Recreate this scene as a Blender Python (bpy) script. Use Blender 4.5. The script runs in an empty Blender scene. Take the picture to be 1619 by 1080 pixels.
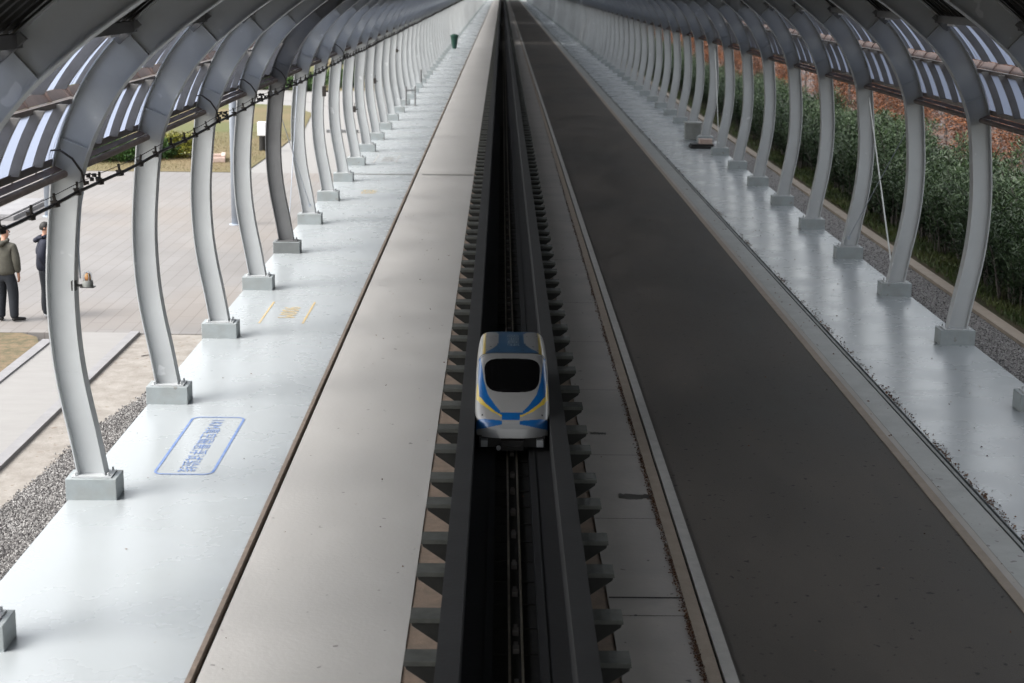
import bpy, bmesh, math, random
import numpy as np
from mathutils import Vector, Matrix
R = math.radians
random.seed(7); rng = np.random.default_rng(11)
scene = bpy.context.scene
C = scene.collection

# ------------------------------------------------------------------ camera
FPX, W_PX, H_PX, CAM_H = 2530.0, 1619.0, 1080.0, 6.2
VP, ROLL = (794.0, -31.0), R(0.65)
yc = Vector((VP[0]-809.5, VP[1]-540.0, FPX)).normalized()
rt = Vector((math.cos(ROLL), math.sin(ROLL), 0))
xc = (rt - rt.dot(yc)*yc).normalized()
zc = -yc.cross(xc) if yc.cross(xc).y > 0 else yc.cross(xc)
M = Matrix((xc, yc, zc))                       # world axes in camera (right, down, forward)
cam_d = bpy.data.cameras.new('camera'); cam = bpy.data.objects.new('camera', cam_d); C.objects.link(cam)
rot = Matrix(((M[0][0], -M[0][1], -M[0][2]), (M[1][0], -M[1][1], -M[1][2]), (M[2][0], -M[2][1], -M[2][2])))
cam.matrix_world = Matrix.Translation((0, 0, CAM_H)) @ rot.to_4x4()
cam_d.sensor_width = 36; cam_d.lens = 36*FPX/W_PX
cam_d.clip_start = .1; cam_d.clip_end = 3000
cam_d.dof.use_dof = True; cam_d.dof.focus_distance = 23.0; cam_d.dof.aperture_fstop = 2.0
scene.camera = cam

# ------------------------------------------------------------------ sky, sun, exposure
SUN_EL, SUN_AZ = 50, 248                      # azimuth clockwise from +Y (north)
world = bpy.data.worlds.new('World'); scene.world = world; world.use_nodes = True
wt = world.node_tree; wt.nodes.clear()
sky = wt.nodes.new('ShaderNodeTexSky'); sky.sky_type = 'NISHITA'; sky.sun_disc = False
sky.sun_elevation = R(SUN_EL); sky.sun_rotation = R(SUN_AZ); sky.air_density = 1.5; sky.dust_density = 4
hs = wt.nodes.new('ShaderNodeHueSaturation'); hs.inputs['Saturation'].default_value = .22
bg = wt.nodes.new('ShaderNodeBackground'); bg.inputs['Strength'].default_value = .14
wo = wt.nodes.new('ShaderNodeOutputWorld')
wt.links.new(sky.outputs[0], hs.inputs['Color']); wt.links.new(hs.outputs[0], bg.inputs[0]); wt.links.new(bg.outputs[0], wo.inputs[0])
sd = bpy.data.lights.new('sun', 'SUN'); sd.energy = .6; sd.angle = R(25); sd.color = (1, .96, .9)
sun = bpy.data.objects.new('sun', sd); C.objects.link(sun)
dv = Vector((math.sin(R(SUN_AZ))*math.cos(R(SUN_EL)), math.cos(R(SUN_AZ))*math.cos(R(SUN_EL)), math.sin(R(SUN_EL))))
sun.rotation_euler = dv.to_track_quat('Z', 'Y').to_euler()
scene.view_settings.view_transform = 'Standard'; scene.view_settings.look = 'None'
scene.view_settings.exposure = 1.65; scene.view_settings.gamma = 1
scene.cycles.max_bounces = 8; scene.cycles.diffuse_bounces = 4; scene.cycles.glossy_bounces = 3
scene.cycles.transmission_bounces = 4; scene.cycles.transparent_max_bounces = 8
scene.cycles.use_denoising = True; scene.cycles.sample_clamp_indirect = 4
scene.cycles.caustics_reflective = False; scene.cycles.caustics_refractive = False

# ------------------------------------------------------------------ materials
def mat(name, col, rough=.6, col2=None, scale=3, detail=6, stretch=(1, 1, 1), bump=0, bscale=40, metal=0, spec=.5,
        speck=None, rvar=0, coat=0, big=None):
    """procedural paint/concrete/metal: two-colour noise, optional large patches, fine bump."""
    m = bpy.data.materials.new(name); m.use_nodes = True; nt = m.node_tree; N = nt.nodes; L = nt.links
    b = N['Principled BSDF']; b.inputs['Roughness'].default_value = rough; b.inputs['Metallic'].default_value = metal
    b.inputs['Specular IOR Level'].default_value = spec; b.inputs['Coat Weight'].default_value = coat
    geo = N.new('ShaderNodeNewGeometry'); mp = N.new('ShaderNodeMapping'); mp.inputs['Scale'].default_value = stretch
    L.new(geo.outputs['Position'], mp.inputs[0])
    nz = N.new('ShaderNodeTexNoise'); nz.inputs['Scale'].default_value = scale; nz.inputs['Detail'].default_value = detail
    nz.inputs['Roughness'].default_value = .65; L.new(mp.outputs[0], nz.inputs[0])
    rp = N.new('ShaderNodeValToRGB'); rp.color_ramp.elements[0].position = .32; rp.color_ramp.elements[1].position = .68
    c2 = col2 or tuple(c*.86 for c in col)
    rp.color_ramp.elements[0].color = (*c2, 1); rp.color_ramp.elements[1].color = (*col, 1)
    L.new(nz.outputs[0], rp.inputs[0]); out = rp.outputs[0]
    if big:                                   # (scale, colour, amount) large worn patches
        n3 = N.new('ShaderNodeTexNoise'); n3.inputs['Scale'].default_value = big[0]; n3.inputs['Detail'].default_value = 5
        L.new(mp.outputs[0], n3.inputs[0]); r3 = N.new('ShaderNodeValToRGB')
        r3.color_ramp.elements[0].position = .45; r3.color_ramp.elements[1].position = .62
        r3.color_ramp.elements[1].color = (big[2],)*3+(1,); r3.color_ramp.elements[0].color = (0, 0, 0, 1)
        L.new(n3.outputs[0], r3.inputs[0]); mx = N.new('ShaderNodeMix'); mx.data_type = 'RGBA'
        L.new(r3.outputs[0], mx.inputs[0]); L.new(out, mx.inputs[6]); mx.inputs[7].default_value = (*big[1], 1); out = mx.outputs[2]
    if speck:                                 # (scale, colour, threshold) small spots
        vz = N.new('ShaderNodeTexNoise'); vz.inputs['Scale'].default_value = speck[0]; vz.inputs['Detail'].default_value = 2
        L.new(geo.outputs['Position'], vz.inputs[0]); r2 = N.new('ShaderNodeValToRGB')
        r2.color_ramp.elements[0].position = speck[2]; r2.color_ramp.elements[1].position = speck[2]+.03
        L.new(vz.outputs[0], r2.inputs[0]); mx = N.new('ShaderNodeMix'); mx.data_type = 'RGBA'
        L.new(r2.outputs[0], mx.inputs[0]); L.new(out, mx.inputs[6]); mx.inputs[7].default_value = (*speck[1], 1); out = mx.outputs[2]
    L.new(out, b.inputs['Base Color'])
    if rvar:
        mr = N.new('ShaderNodeMapRange'); mr.inputs['To Min'].default_value = rough-rvar; mr.inputs['To Max'].default_value = rough+rvar
        mr.inputs['From Min'].default_value = .3; mr.inputs['From Max'].default_value = .7
        L.new(nz.outputs[0], mr.inputs[0]); L.new(mr.outputs[0], b.inputs['Roughness'])
    if bump:
        bn = N.new('ShaderNodeTexNoise'); bn.inputs['Scale'].default_value = bscale; bn.inputs['Detail'].default_value = 3
        L.new(geo.outputs['Position'], bn.inputs[0]); bp = N.new('ShaderNodeBump'); bp.inputs['Strength'].default_value = bump
        bp.inputs['Distance'].default_value = .02; L.new(bn.outputs[0], bp.inputs['Height']); L.new(bp.outputs[0], b.inputs['Normal'])
    return m

m_steel = mat('grey steel paint', (.47, .49, .50), .45, (.42, .435, .445), 1.3, bump=.05, speck=(3.2, (.60, .615, .625), .70))
m_steel_dk = mat('dark steel paint and arch shade', (.16, .162, .165), .5, (.12, .122, .125), 1.3)  # dark fittings, and the shade painted on one arch's left leg
m_purlin = mat('primer brown steel', (.20, .165, .15), .45, (.13, .11, .10), 5)
m_flash = mat('pinkish flashing', (.19, .135, .12), .6, (.13, .095, .085), 3)
m_fin = mat('grey louvre fin', (.30, .285, .265), .5, (.22, .205, .19), 3)
m_block = mat('painted plinth', (.31, .34, .35), .55, (.26, .29, .30), 4, bump=.15, bscale=25, big=(3.5, (.25, .265, .26), .6), speck=(6, (.22, .22, .21), .68))
m_block_shade = mat('shade painted plinth', (.16, .17, .17), .6, (.13, .14, .14), 4)  # foot block colour with shade put in
m_floor = mat('glossy grey floor paint', (.365, .392, .405), .28, (.34, .365, .378), .8, 4, rvar=.05,
              spec=.6, big=(.55, (.34, .365, .372), .45), speck=(9, (.30, .30, .29), .74))
m_conc = mat('warm grey concrete', (.44, .428, .41), .55, (.405, .393, .376), 1.6, 9, (1, .6, 1), bump=.12, bscale=18, rvar=.08,
             big=(.35, (.385, .375, .36), .5), speck=(7, (.2, .19, .18), .72))
m_conc_r = mat('dusty concrete slab', (.43, .40, .365), .62, (.37, .345, .32), 1.3, 9, bump=.12, bscale=18,
               big=(.5, (.33, .31, .285), .6), speck=(7, (.10, .095, .09), .71))
m_asph = mat('worn brown grey asphalt', (.102, .089, .077), .66, (.060, .053, .046), .9, 12, (1, .32, 1), bump=.25, bscale=90, rvar=.09, spec=.35,
             big=(.3, (.050, .048, .044), .7), speck=(10, (.020, .018, .017), .68))
m_tan = mat('tan kerb stone', (.33, .275, .22), .7, (.27, .225, .18), 4, bump=.2)
m_ltkerb = mat('pale kerb stone', (.42, .41, .385), .7, (.34, .33, .31), 5, bump=.2)
m_band = mat('pale painted band', (.36, .37, .355), .45, (.27, .275, .265), 2.0, bump=.1, speck=(8, (.15, .14, .13), .68))
m_gap = mat('black joint', (.012, .011, .010), .9)
m_rim = mat('rusty angle strip', (.22, .175, .14), .6, (.13, .10, .08), 8)
m_brown = mat('brown dusty ground', (.26, .19, .14), .9, (.17, .13, .10), 5, bump=.3)
m_wall = mat('black concrete wall', (.019, .019, .0195), .75, (.014, .014, .0145), 2.5, bump=.15, bscale=20)
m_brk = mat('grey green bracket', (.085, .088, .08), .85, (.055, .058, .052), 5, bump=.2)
m_brk_shade = mat('shaded bracket web', (.022, .0225, .020), .9, (.014, .014, .013), 5)  # shade on the gusset below the top plate, put into the colour
m_bed = mat('black trackbed', (.020, .019, .016), .8, (.013, .012, .010), 6, bump=.2)
m_rail = mat('tarnished guide rail', (.24, .215, .165), .45, (.15, .13, .10), 7, metal=.3)
m_sens = mat('sensor block', (.15, .14, .135), .7, (.05, .04, .03), 1.6)
m_gravel = mat('grey gravel', (.24, .23, .225), .9, (.085, .08, .077), 17, 3, bump=.8, bscale=15, speck=(16, (.33, .32, .31), .62))
m_sand = mat('sandy soil', (.31, .288, .262), .95, (.21, .188, .165), 3, bump=.4, bscale=20, speck=(9, (.20, .16, .13), .67))
m_path = mat('pale concrete path', (.27, .262, .252), .8, (.245, .236, .228), 1.5, 8, (1, 3, 1), bump=.1)
m_kerb = mat('grey kerb', (.27, .265, .27), .8, (.215, .21, .215), 4)
m_lawn = mat('dry lawn soil', (.17, .125, .065), .95, (.12, .10, .04), .35, 8, big=(.12, (.085, .10, .028), .8), bump=.4, bscale=20)
m_grass = mat('green grass soil', (.035, .045, .012), .95, (.065, .042, .024), 1.2, bump=.4)
m_litter = mat('rust leaf litter ground', (.10, .045, .025), .95, (.06, .042, .033), 1.0, 9, bump=.5, big=(.25, (.085, .085, .09), .9))
m_ground = mat('earth', (.16, .13, .09), .95, (.10, .09, .05), .5)
m_black = mat('black rubber', (.014, .013, .013), .5)
m_cable = mat('black brown pipe', (.030, .024, .021), .5)
m_pole = mat('galvanised pole', (.38, .42, .48), .5)
m_white = mat('white paint', (.75, .76, .78), .4)
m_wood = mat('pale pink timber', (.55, .42, .37), .8, (.42, .32, .28), 6)
m_roof = mat('dark roof sheet', (.035, .035, .034), .6, (.028, .028, .027), 2)
m_blue = mat('blue road paint', (.08, .17, .42), .5, (.22, .29, .47), 9)
m_yel = mat('yellow road paint', (.55, .37, .10), .5, (.46, .41, .30), 9)
m_gry = mat('faded grey road paint', (.28, .28, .27), .6, (.40, .40, .39), 8)
m_stain = mat('dark damp stain', (.07, .067, .06), .35, (.12, .115, .105), 4)
m_rod = mat('bright tie rod', (.62, .64, .62), .35, metal=.3)
m_box = mat('grey cabinet', (.30, .31, .30), .6, (.22, .23, .22), 5)
m_green = mat('green bin', (.008, .055, .038), .5)

def translucent():
    m = bpy.data.materials.new('translucent panel'); m.use_nodes = True; nt = m.node_tree; nt.nodes.clear()
    o = nt.nodes.new('ShaderNodeOutputMaterial'); t = nt.nodes.new('ShaderNodeBsdfTranslucent'); t.inputs[0].default_value = (.46, .49, .56, 1)
    g = nt.nodes.new('ShaderNodeBsdfTransparent'); g.inputs[0].default_value = (.5, .54, .62, 1)
    mx = nt.nodes.new('ShaderNodeMixShader'); mx.inputs[0].default_value = .2
    nt.links.new(t.outputs[0], mx.inputs[1]); nt.links.new(g.outputs[0], mx.inputs[2]); nt.links.new(mx.outputs[0], o.inputs[0])
    return m
m_trans = translucent()

def pavers():
    m = mat('plaza paving', (.235, .225, .219), .75, (.19, .181, .176), .25, 7, bump=.08, big=(.13, (.24, .212, .188), .7))
    nt = m.node_tree; N = nt.nodes; L = nt.links; b = N['Principled BSDF']
    geo = N.new('ShaderNodeNewGeometry'); mp = N.new('ShaderNodeMapping'); mp.inputs['Rotation'].default_value = (0, 0, R(90))
    L.new(geo.outputs['Position'], mp.inputs[0])
    br = N.new('ShaderNodeTexBrick'); br.inputs['Scale'].default_value = 1; br.inputs['Brick Width'].default_value = 1.2
    br.inputs['Row Height'].default_value = .3; br.inputs['Mortar Size'].default_value = .014; br.inputs['Mortar Smooth'].default_value = .3
    br.inputs['Color1'].default_value = (1, 1, 1, 1); br.inputs['Color2'].default_value = (.93, .92, .91, 1); br.inputs['Mortar'].default_value = (.78, .75, .74, 1)
    L.new(mp.outputs[0], br.inputs[0])
    src = b.inputs['Base Color'].links[0].from_socket
    mx = N.new('ShaderNodeMix'); mx.data_type = 'RGBA'; mx.blend_type = 'MULTIPLY'; mx.inputs[0].default_value = 1
    L.new(src, mx.inputs[6]); L.new(br.outputs[0], mx.inputs[7]); L.new(mx.outputs[2], b.inputs['Base Color'])
    return m
m_plaza = pavers()

def leafmat(name, a, b_, c_, tr=.25):
    m = bpy.data.materials.new(name); m.use_nodes = True; nt = m.node_tree; N = nt.nodes; L = nt.links
    b = N['Principled BSDF']; b.inputs['Roughness'].default_value = .5
    at = N.new('ShaderNodeAttribute'); at.attribute_name = 'tone'
    oi = N.new('ShaderNodeObjectInfo'); ad = N.new('ShaderNodeMath'); ad.operation = 'MULTIPLY_ADD'; ad.inputs[1].default_value = .3
    L.new(oi.outputs['Random'], ad.inputs[0]); L.new(at.outputs['Fac'], ad.inputs[2])
    sb = N.new('ShaderNodeMath'); sb.operation = 'SUBTRACT'; sb.inputs[1].default_value = .15; L.new(ad.outputs[0], sb.inputs[0])
    rp = N.new('ShaderNodeValToRGB'); e = rp.color_ramp.elements; e[0].color = (*a, 1); e[1].color = (*c_, 1); e[0].position = .05; e[1].position = .95
    k = e.new(.5); k.color = (*b_, 1); L.new(sb.outputs[0], rp.inputs[0]); L.new(rp.outputs[0], b.inputs['Base Color'])
    return m
m_ole = leafmat('oleander leaf', (.007, .017, .007), (.017, .038, .013), (.042, .074, .024))
m_orange = leafmat('rust autumn leaf', (.05, .026, .017), (.17, .060, .025), (.28, .105, .034))
m_shrub = leafmat('green shrub leaf', (.018, .05, .012), (.04, .095, .018), (.08, .15, .03))
m_yshrub = leafmat('yellow green shrub leaf', (.08, .09, .012), (.17, .17, .02), (.25, .23, .04))
m_dkleaf = leafmat('dark green leaf', (.02, .04, .02), (.04, .075, .03), (.07, .11, .04))
m_weed = leafmat('weed grass', (.025, .045, .010), (.045, .075, .014), (.085, .10, .028))
m_litterl = leafmat('fallen leaf', (.05, .022, .012), (.12, .05, .022), (.20, .10, .04))
m_bark = mat('grey bark', (.17, .15, .14), .9, (.08, .07, .065), 9)
m_wbark = mat('whitewashed bark', (.72, .72, .74), .8, (.35, .34, .34), 6, detail=3)
m_skin = mat('skin', (.50, .27, .19), .55); m_khaki = mat('khaki jacket', (.085, .082, .066), .9, (.058, .055, .045), 12)
m_navy = mat('navy jacket', (.012, .015, .032), .8, (.008, .010, .022), 12); m_trou = mat('black trousers', (.016, .019, .026), .9, (.010, .012, .016), 12)
m_hair = mat('black hair', (.012, .010, .009), .6)

# ------------------------------------------------------------------ helpers
class MB:
    def __init__(s): s.v = []; s.f = []; s.m = []
    def add(s, vs, fs, mi=0):
        o = len(s.v); s.v += [tuple(p) for p in vs]; s.f += [tuple(i+o for i in f) for f in fs]; s.m += [mi]*len(fs)
    def box(s, x0, x1, y0, y1, z0, z1, mi=0):
        s.add([(x0, y0, z0), (x1, y0, z0), (x1, y1, z0), (x0, y1, z0), (x0, y0, z1), (x1, y0, z1), (x1, y1, z1), (x0, y1, z1)],
              [(0, 3, 2, 1), (4, 5, 6, 7), (0, 1, 5, 4), (1, 2, 6, 5), (2, 3, 7, 6), (3, 0, 4, 7)], mi)
    def quad(s, a, b, c, d, mi=0): s.add([a, b, c, d], [(0, 1, 2, 3)], mi)
    def tube(s, pts, r, n=8, mi=0, cap=True):
        pts = [Vector(p) for p in pts]; rs = r if isinstance(r, (list, tuple)) else [r]*len(pts); o = len(s.v); vs = []
        up = Vector((0, 0, 1))
        for i, p in enumerate(pts):
            d = (pts[min(i+1, len(pts)-1)]-pts[max(i-1, 0)]).normalized()
            u = up if abs(d.z) < .9 else Vector((1, 0, 0))
            a = d.cross(u).normalized(); b = d.cross(a)
            vs += [p+(a*math.cos(2*math.pi*k/n)+b*math.sin(2*math.pi*k/n))*rs[i] for k in range(n)]
        fs = [(i*n+k, i*n+(k+1) % n, (i+1)*n+(k+1) % n, (i+1)*n+k) for i in range(len(pts)-1) for k in range(n)]
        if cap: fs += [tuple(range(n))[::-1], tuple(range((len(pts)-1)*n, len(pts)*n))]
        s.add(vs, fs, mi)
    def lathe(s, prof, n=20, mi=0, c=(0, 0, 0)):
        vs = [(c[0]+r*math.cos(2*math.pi*k/n), c[1]+r*math.sin(2*math.pi*k/n), c[2]+z) for r, z in prof for k in range(n)]
        fs = [(i*n+k, i*n+(k+1) % n, (i+1)*n+(k+1) % n, (i+1)*n+k) for i in range(len(prof)-1) for k in range(n)]
        fs += [tuple(range(n))[::-1], tuple(range((len(prof)-1)*n, len(prof)*n))]
        s.add(vs, fs, mi)
    def prism(s, poly, y0, y1, mi=0):          # polygon in XZ extruded along Y
        n = len(poly); vs = [(x, y0, z) for x, z in poly]+[(x, y1, z) for x, z in poly]
        s.add(vs, [tuple(range(n)), tuple(range(n, 2*n))[::-1]]+[(i, i+n, (i+1) % n+n, (i+1) % n) for i in range(n)], mi)
    def build(s, name, mats, parent=None, smooth=False, bevel=0):
        me = bpy.data.meshes.new(name); me.from_pydata(s.v, [], s.f); 
        if not isinstance(mats, (list, tuple)): mats = [mats]
        for m in mats: me.materials.append(m)
        me.polygons.foreach_set('material_index', s.m)
        bm = bmesh.new(); bm.from_mesh(me); bmesh.ops.recalc_face_normals(bm, faces=bm.faces)
        if bevel: bmesh.ops.bevel(bm, geom=list(bm.edges), offset=bevel, segments=2, affect='EDGES', profile=.5)
        bm.to_mesh(me); bm.free()
        if smooth: me.polygons.foreach_set('use_smooth', [True]*len(me.polygons))
        me.update(); return link(name, me, parent)
def link(name, me, parent=None):
    o = bpy.data.objects.new(name, me); C.objects.link(o)
    if parent: o.parent = parent
    return o
def tag(o, label, cat, group=None, kind=None):
    o['label'] = label; o['category'] = cat
    if group: o['group'] = group
    if kind: o['kind'] = kind
    return o
def thing(name, label, cat, loc=(0, 0, 0), rz=0, group=None):
    o = bpy.data.objects.new(name, None); C.objects.link(o); o.location = loc; o.rotation_euler = (0, 0, rz)
    o.empty_display_size = .2
    return tag(o, label, cat, group)
def kids(o): return [c for c in bpy.data.objects if c.parent == o]
def dup(tree, loc, label=None, rz=None, sc=None):
    """tree = [root, [(child, [grandchildren])...]]"""
    r = tree[0].copy(); C.objects.link(r); r.location = loc
    if rz is not None: r.rotation_euler = (0, 0, rz)
    if sc is not None: r.scale = sc
    if label: r['label'] = label
    for ch, gs in tree[1]:
        c = ch.copy(); C.objects.link(c); c.parent = r
        for g in gs: d = g.copy(); C.objects.link(d); d.parent = c
    return r
def tree_of(o): return [o, [(c, kids(c)) for c in kids(o)]]
Y0, Y1 = -14.0, 545.0
def sheet(name, x0, x1, z, m, y0=Y0, y1=Y1, kind='structure'):
    b = MB(); b.quad((x0, y0, z), (x1, y0, z), (x1, y1, z), (x0, y1, z)); o = b.build(name, m); o['kind'] = kind; return o
def slab(name, x0, x1, z0, z1, m, y0=Y0, y1=Y1):
    b = MB(); b.box(x0, x1, y0, y1, z0, z1); o = b.build(name, m); o['kind'] = 'structure'; return o

# ------------------------------------------------------------------ ground
sheet('ground', -600, 600, -.34, m_ground, -300, 1500)
slab('left_walkway', -5.2, -2.80, -.30, 0, m_floor)
slab('left_concrete_strip', -2.70, -.86, -.31, .001, m_conc)
b = MB(); b.box(-2.80, -2.75, Y0, Y1, -.30, .012); b.build('walkway_edge_strip', m_rim)['kind'] = 'structure'
slab('drain_slot', -2.75, -2.70, -.31, -.09, m_gap)
slab('trench_floor', -.86, -.42, -.32, -.010, m_brown)
slab('trench_floor', .80, 1.15, -.32, -.010, m_brown)
slab('right_concrete_strip', 1.15, 1.93, -.31, 0, m_conc_r)
slab('tan_kerb', 1.93, 2.06, -.32, .015, m_tan)
slab('kerb_joint', 2.06, 2.09, -.31, -.04, m_gap)
slab('pale_kerb', 2.09, 2.21, -.32, .02, m_ltkerb)
slab('road', 2.21, 5.36, -.31, -.008, m_asph)
slab('road_edge_strip', 5.36, 5.47, -.32, .006, m_tan)
slab('grey_edge_band', 5.47, 5.56, -.31, 0, m_conc_r)
slab('painted_band', 5.56, 5.91, -.32, .004, m_band)
slab('right_drain_slot', 5.91, 6.03, -.31, -.06, m_gap)
slab('drain_bar', 5.945, 5.99, -.2, -.004, m_box)
slab('right_walkway', 6.03, 8.40, -.32, 0, m_floor)
slab('right_gravel', 8.40, 9.30, -.31, -.05, m_gravel)
slab('right_stone_kerb', 9.30, 9.56, -.32, .02, m_tan)
slab('right_verge', 9.56, 13.5, -.31, -.03, m_grass)
sheet('leaf_litter_ground', 13.5, 60, -.05, m_litter)
# joints and stains on the slabs
def patch(name, x0, x1, y0, y1, z, m, label, cat='mark', jag=0):
    n = 14; xs = [x0+(x1-x0)*i/n for i in range(n+1)]
    up = [(x, y1+random.uniform(-jag, jag)*(y1-y0), z) for x in xs]; dn = [(x, y0+random.uniform(-jag, jag)*(y1-y0), z) for x in xs]
    b = MB(); b.add(dn+up, [(i, i+1, n+2+i, n+1+i) for i in range(n)]); return tag(b.build(name, m), label, cat)
for i, (yy, w) in enumerate([(15.50, .035), (15.03, .012), (18.0, .01), (20.6, .012), (24.1, .012), (27.5, .012), (12.6, .012), (31, .014), (36, .014), (42, .02), (49, .02)]):
    o = patch('slab_joint', 1.16, 1.92, yy, yy+w, .004, m_gap, 'thin dark joint across the concrete strip beside the kerb, %s' % (
        'the widest and nearest but one' if i == 0 else 'one of the fine hairline joints'), 'joint')
    if i: o['group'] = 'hairline joints in the right concrete strip'
patch('expansion_joint', -5.0, -2.86, 51.9, 52.12, .004, m_stain, 'dark seam across the painted walkway left of the drain slot', 'joint')
patch('expansion_joint', -2.55, -.9, 51.9, 52.12, .005, m_stain, 'dark seam across the bare concrete strip beside the guideway', 'joint')
patch('damp_stain', 1.5, 1.92, 18.74, 18.93, .004, m_stain, 'dark damp stain running from the leaf litter onto the concrete strip', 'stain', .2)
patch('damp_stain', 1.3, 1.52, 21.6, 21.72, .004, m_stain, 'small short damp stain on the concrete strip near the vehicle', 'stain', .3)
# left outside: gravel, sandy strip, kerbed path, plaza, lawns
def poly(name, pts, z, m, kind='structure'):
    b = MB(); b.add([(x, y, z) for x, y in pts], [tuple(range(len(pts)))]); o = b.build(name, m); o['kind'] = kind; return o
poly('soil_strip', [(-6.40, Y0), (-5.2, Y0), (-5.2, 28), (-6.40, 28)], -.03, m_sand)
poly('left_gravel', [(-5.95, Y0), (-5.2, Y0), (-5.2, 24.2), (-5.45, 23.2), (-5.72, 21.5), (-5.82, 19.5), (-5.98, 17.5), (-6.0, 14)], -.022, m_gravel)
b = MB(); b.box(-6.56, -6.40, Y0, 27.9, -.3, .03); b.build('path_kerb', m_kerb)['kind'] = 'structure'
slab('side_path', -7.75, -6.56, -.3, .0, m_path, Y0, 27.9)
b = MB(); b.box(-7.93, -7.75, Y0, 27.2, -.3, .03); b.build('path_kerb', m_kerb)['kind'] = 'structure'
m_dirt = mat('brown dirt patch', (.20, .14, .085), .95, (.07, .07, .035), 5, 10, bump=.6, bscale=30)
poly('dry_grass_patch', [(-30, Y0), (-7.93, Y0), (-7.93, 27.0), (-8.15, 27.6), (-8.5, 27.9), (-30, 27.9)], -.02, m_dirt)
slab('plaza', -40, -5.2, -.3, -.012, m_plaza, 27.9, 52.2)
poly('lawn', [(-60, 52.2), (-8.35, 52.2), (-8.25, 60), (-8.3, 68), (-8.9, 76), (-10.5, 80.5), (-13, 81.5), (-60, 82)], .0, m_lawn)
poly('pale_path', [(-60, 84.5), (-12, 84.5), (-9.6, 83), (-8.2, 79), (-7.6, 70), (-7.4, 52.2), (-5.2, 52.2), (-5.2, 150), (-7, 150), (-7, 92), (-60, 90)], -.02, m_path)
poly('far_lawn', [(-60, 90), (-7, 92), (-7, 560), (-60, 560)], -.04, m_lawn)
poly('far_soil', [(-7, 150), (-5.2, 150), (-5.2, 560), (-7, 560)], -.06, m_sand)
poly('lawn_edge_soil', [(-8.35, 52.2), (-7.4, 52.2), (-7.6, 70), (-8.2, 79), (-9.6, 83), (-12, 84.5), (-60, 84.5), (-60, 82), (-13, 81.5), (-10.5, 80.5), (-8.9, 76), (-8.3, 68), (-8.25, 60)], -.03, m_path)

# ------------------------------------------------------------------ arches
XC = 1.59
INN = [(-4.70, .0), (-4.76, .28), (-4.85, .83), (-4.94, 1.32), (-5.00, 1.78), (-5.025, 2.25), (-5.02, 2.70), (-4.985, 3.14), (-4.945, 3.52), (-4.885, 3.90),
       (-4.78, 4.22), (-4.64, 4.52), (-4.42, 4.88), (-4.14, 5.20), (-3.82, 5.48), (-3.40, 5.80), (-2.55, 6.36), (-1.4, 6.95), (0, 7.42), (XC, 7.6)]
def dense(P, k=3):
    out = []
    for i in range(len(P)-1):
        p0 = P[max(i-1, 0)]; p1 = P[i]; p2 = P[i+1]; p3 = P[min(i+2, len(P)-1)]
        for j in range(k):
            t = j/k; out.append(tuple(.5*((2*p1[a])+(-p0[a]+p2[a])*t+(2*p0[a]-5*p1[a]+4*p2[a]-p3[a])*t*t+(-p0[a]+3*p1[a]-3*p2[a]+p3[a])*t**3) for a in (0, 1)))
    out.append(P[-1]); return out
half = [p for p in dense(INN, 3) if p[1] >= .27]
full = half + [(2*XC-x, z) for x, z in half[::-1][1:]]
def offset(curve, d):
    out = []
    for i, (x, z) in enumerate(curve):
        a = curve[max(i-1, 0)]; c = curve[min(i+1, len(curve)-1)]
        tx, tz = c[0]-a[0], c[1]-a[1]; l = math.hypot(tx, tz)
        dd = d(z) if callable(d) else d
        out.append((x-tz/l*dd, z+tx/l*dd))
    return out
depth = lambda z: .335 if z < 3.6 else min(.43, .335+(z-3.6)*.06)
outer = offset(full, depth)
def ribbon(mb, c1, c2, y0, y1, mi=0):
    n = len(c1); vs = []
    for a, b_ in zip(c1, c2): vs += [(a[0], y0, a[1]), (a[0], y1, a[1]), (b_[0], y0, b_[1]), (b_[0], y1, b_[1])]
    fs = []
    for i in range(n-1):
        o = 4*i; p = o+4
        fs += [(o, o+1, p+1, p), (o+2, p+2, p+3, o+3), (o, p, p+2, o+2), (o+1, o+3, p+3, p+1)]
    fs += [(0, 2, 3, 1), (4*n-4, 4*n-3, 4*n-1, 4*n-2)]
    mb.add(vs, fs, mi)
inner2 = offset(full, .016); outer2 = offset(full, lambda z: depth(z)-.016)
FW = .105
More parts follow.
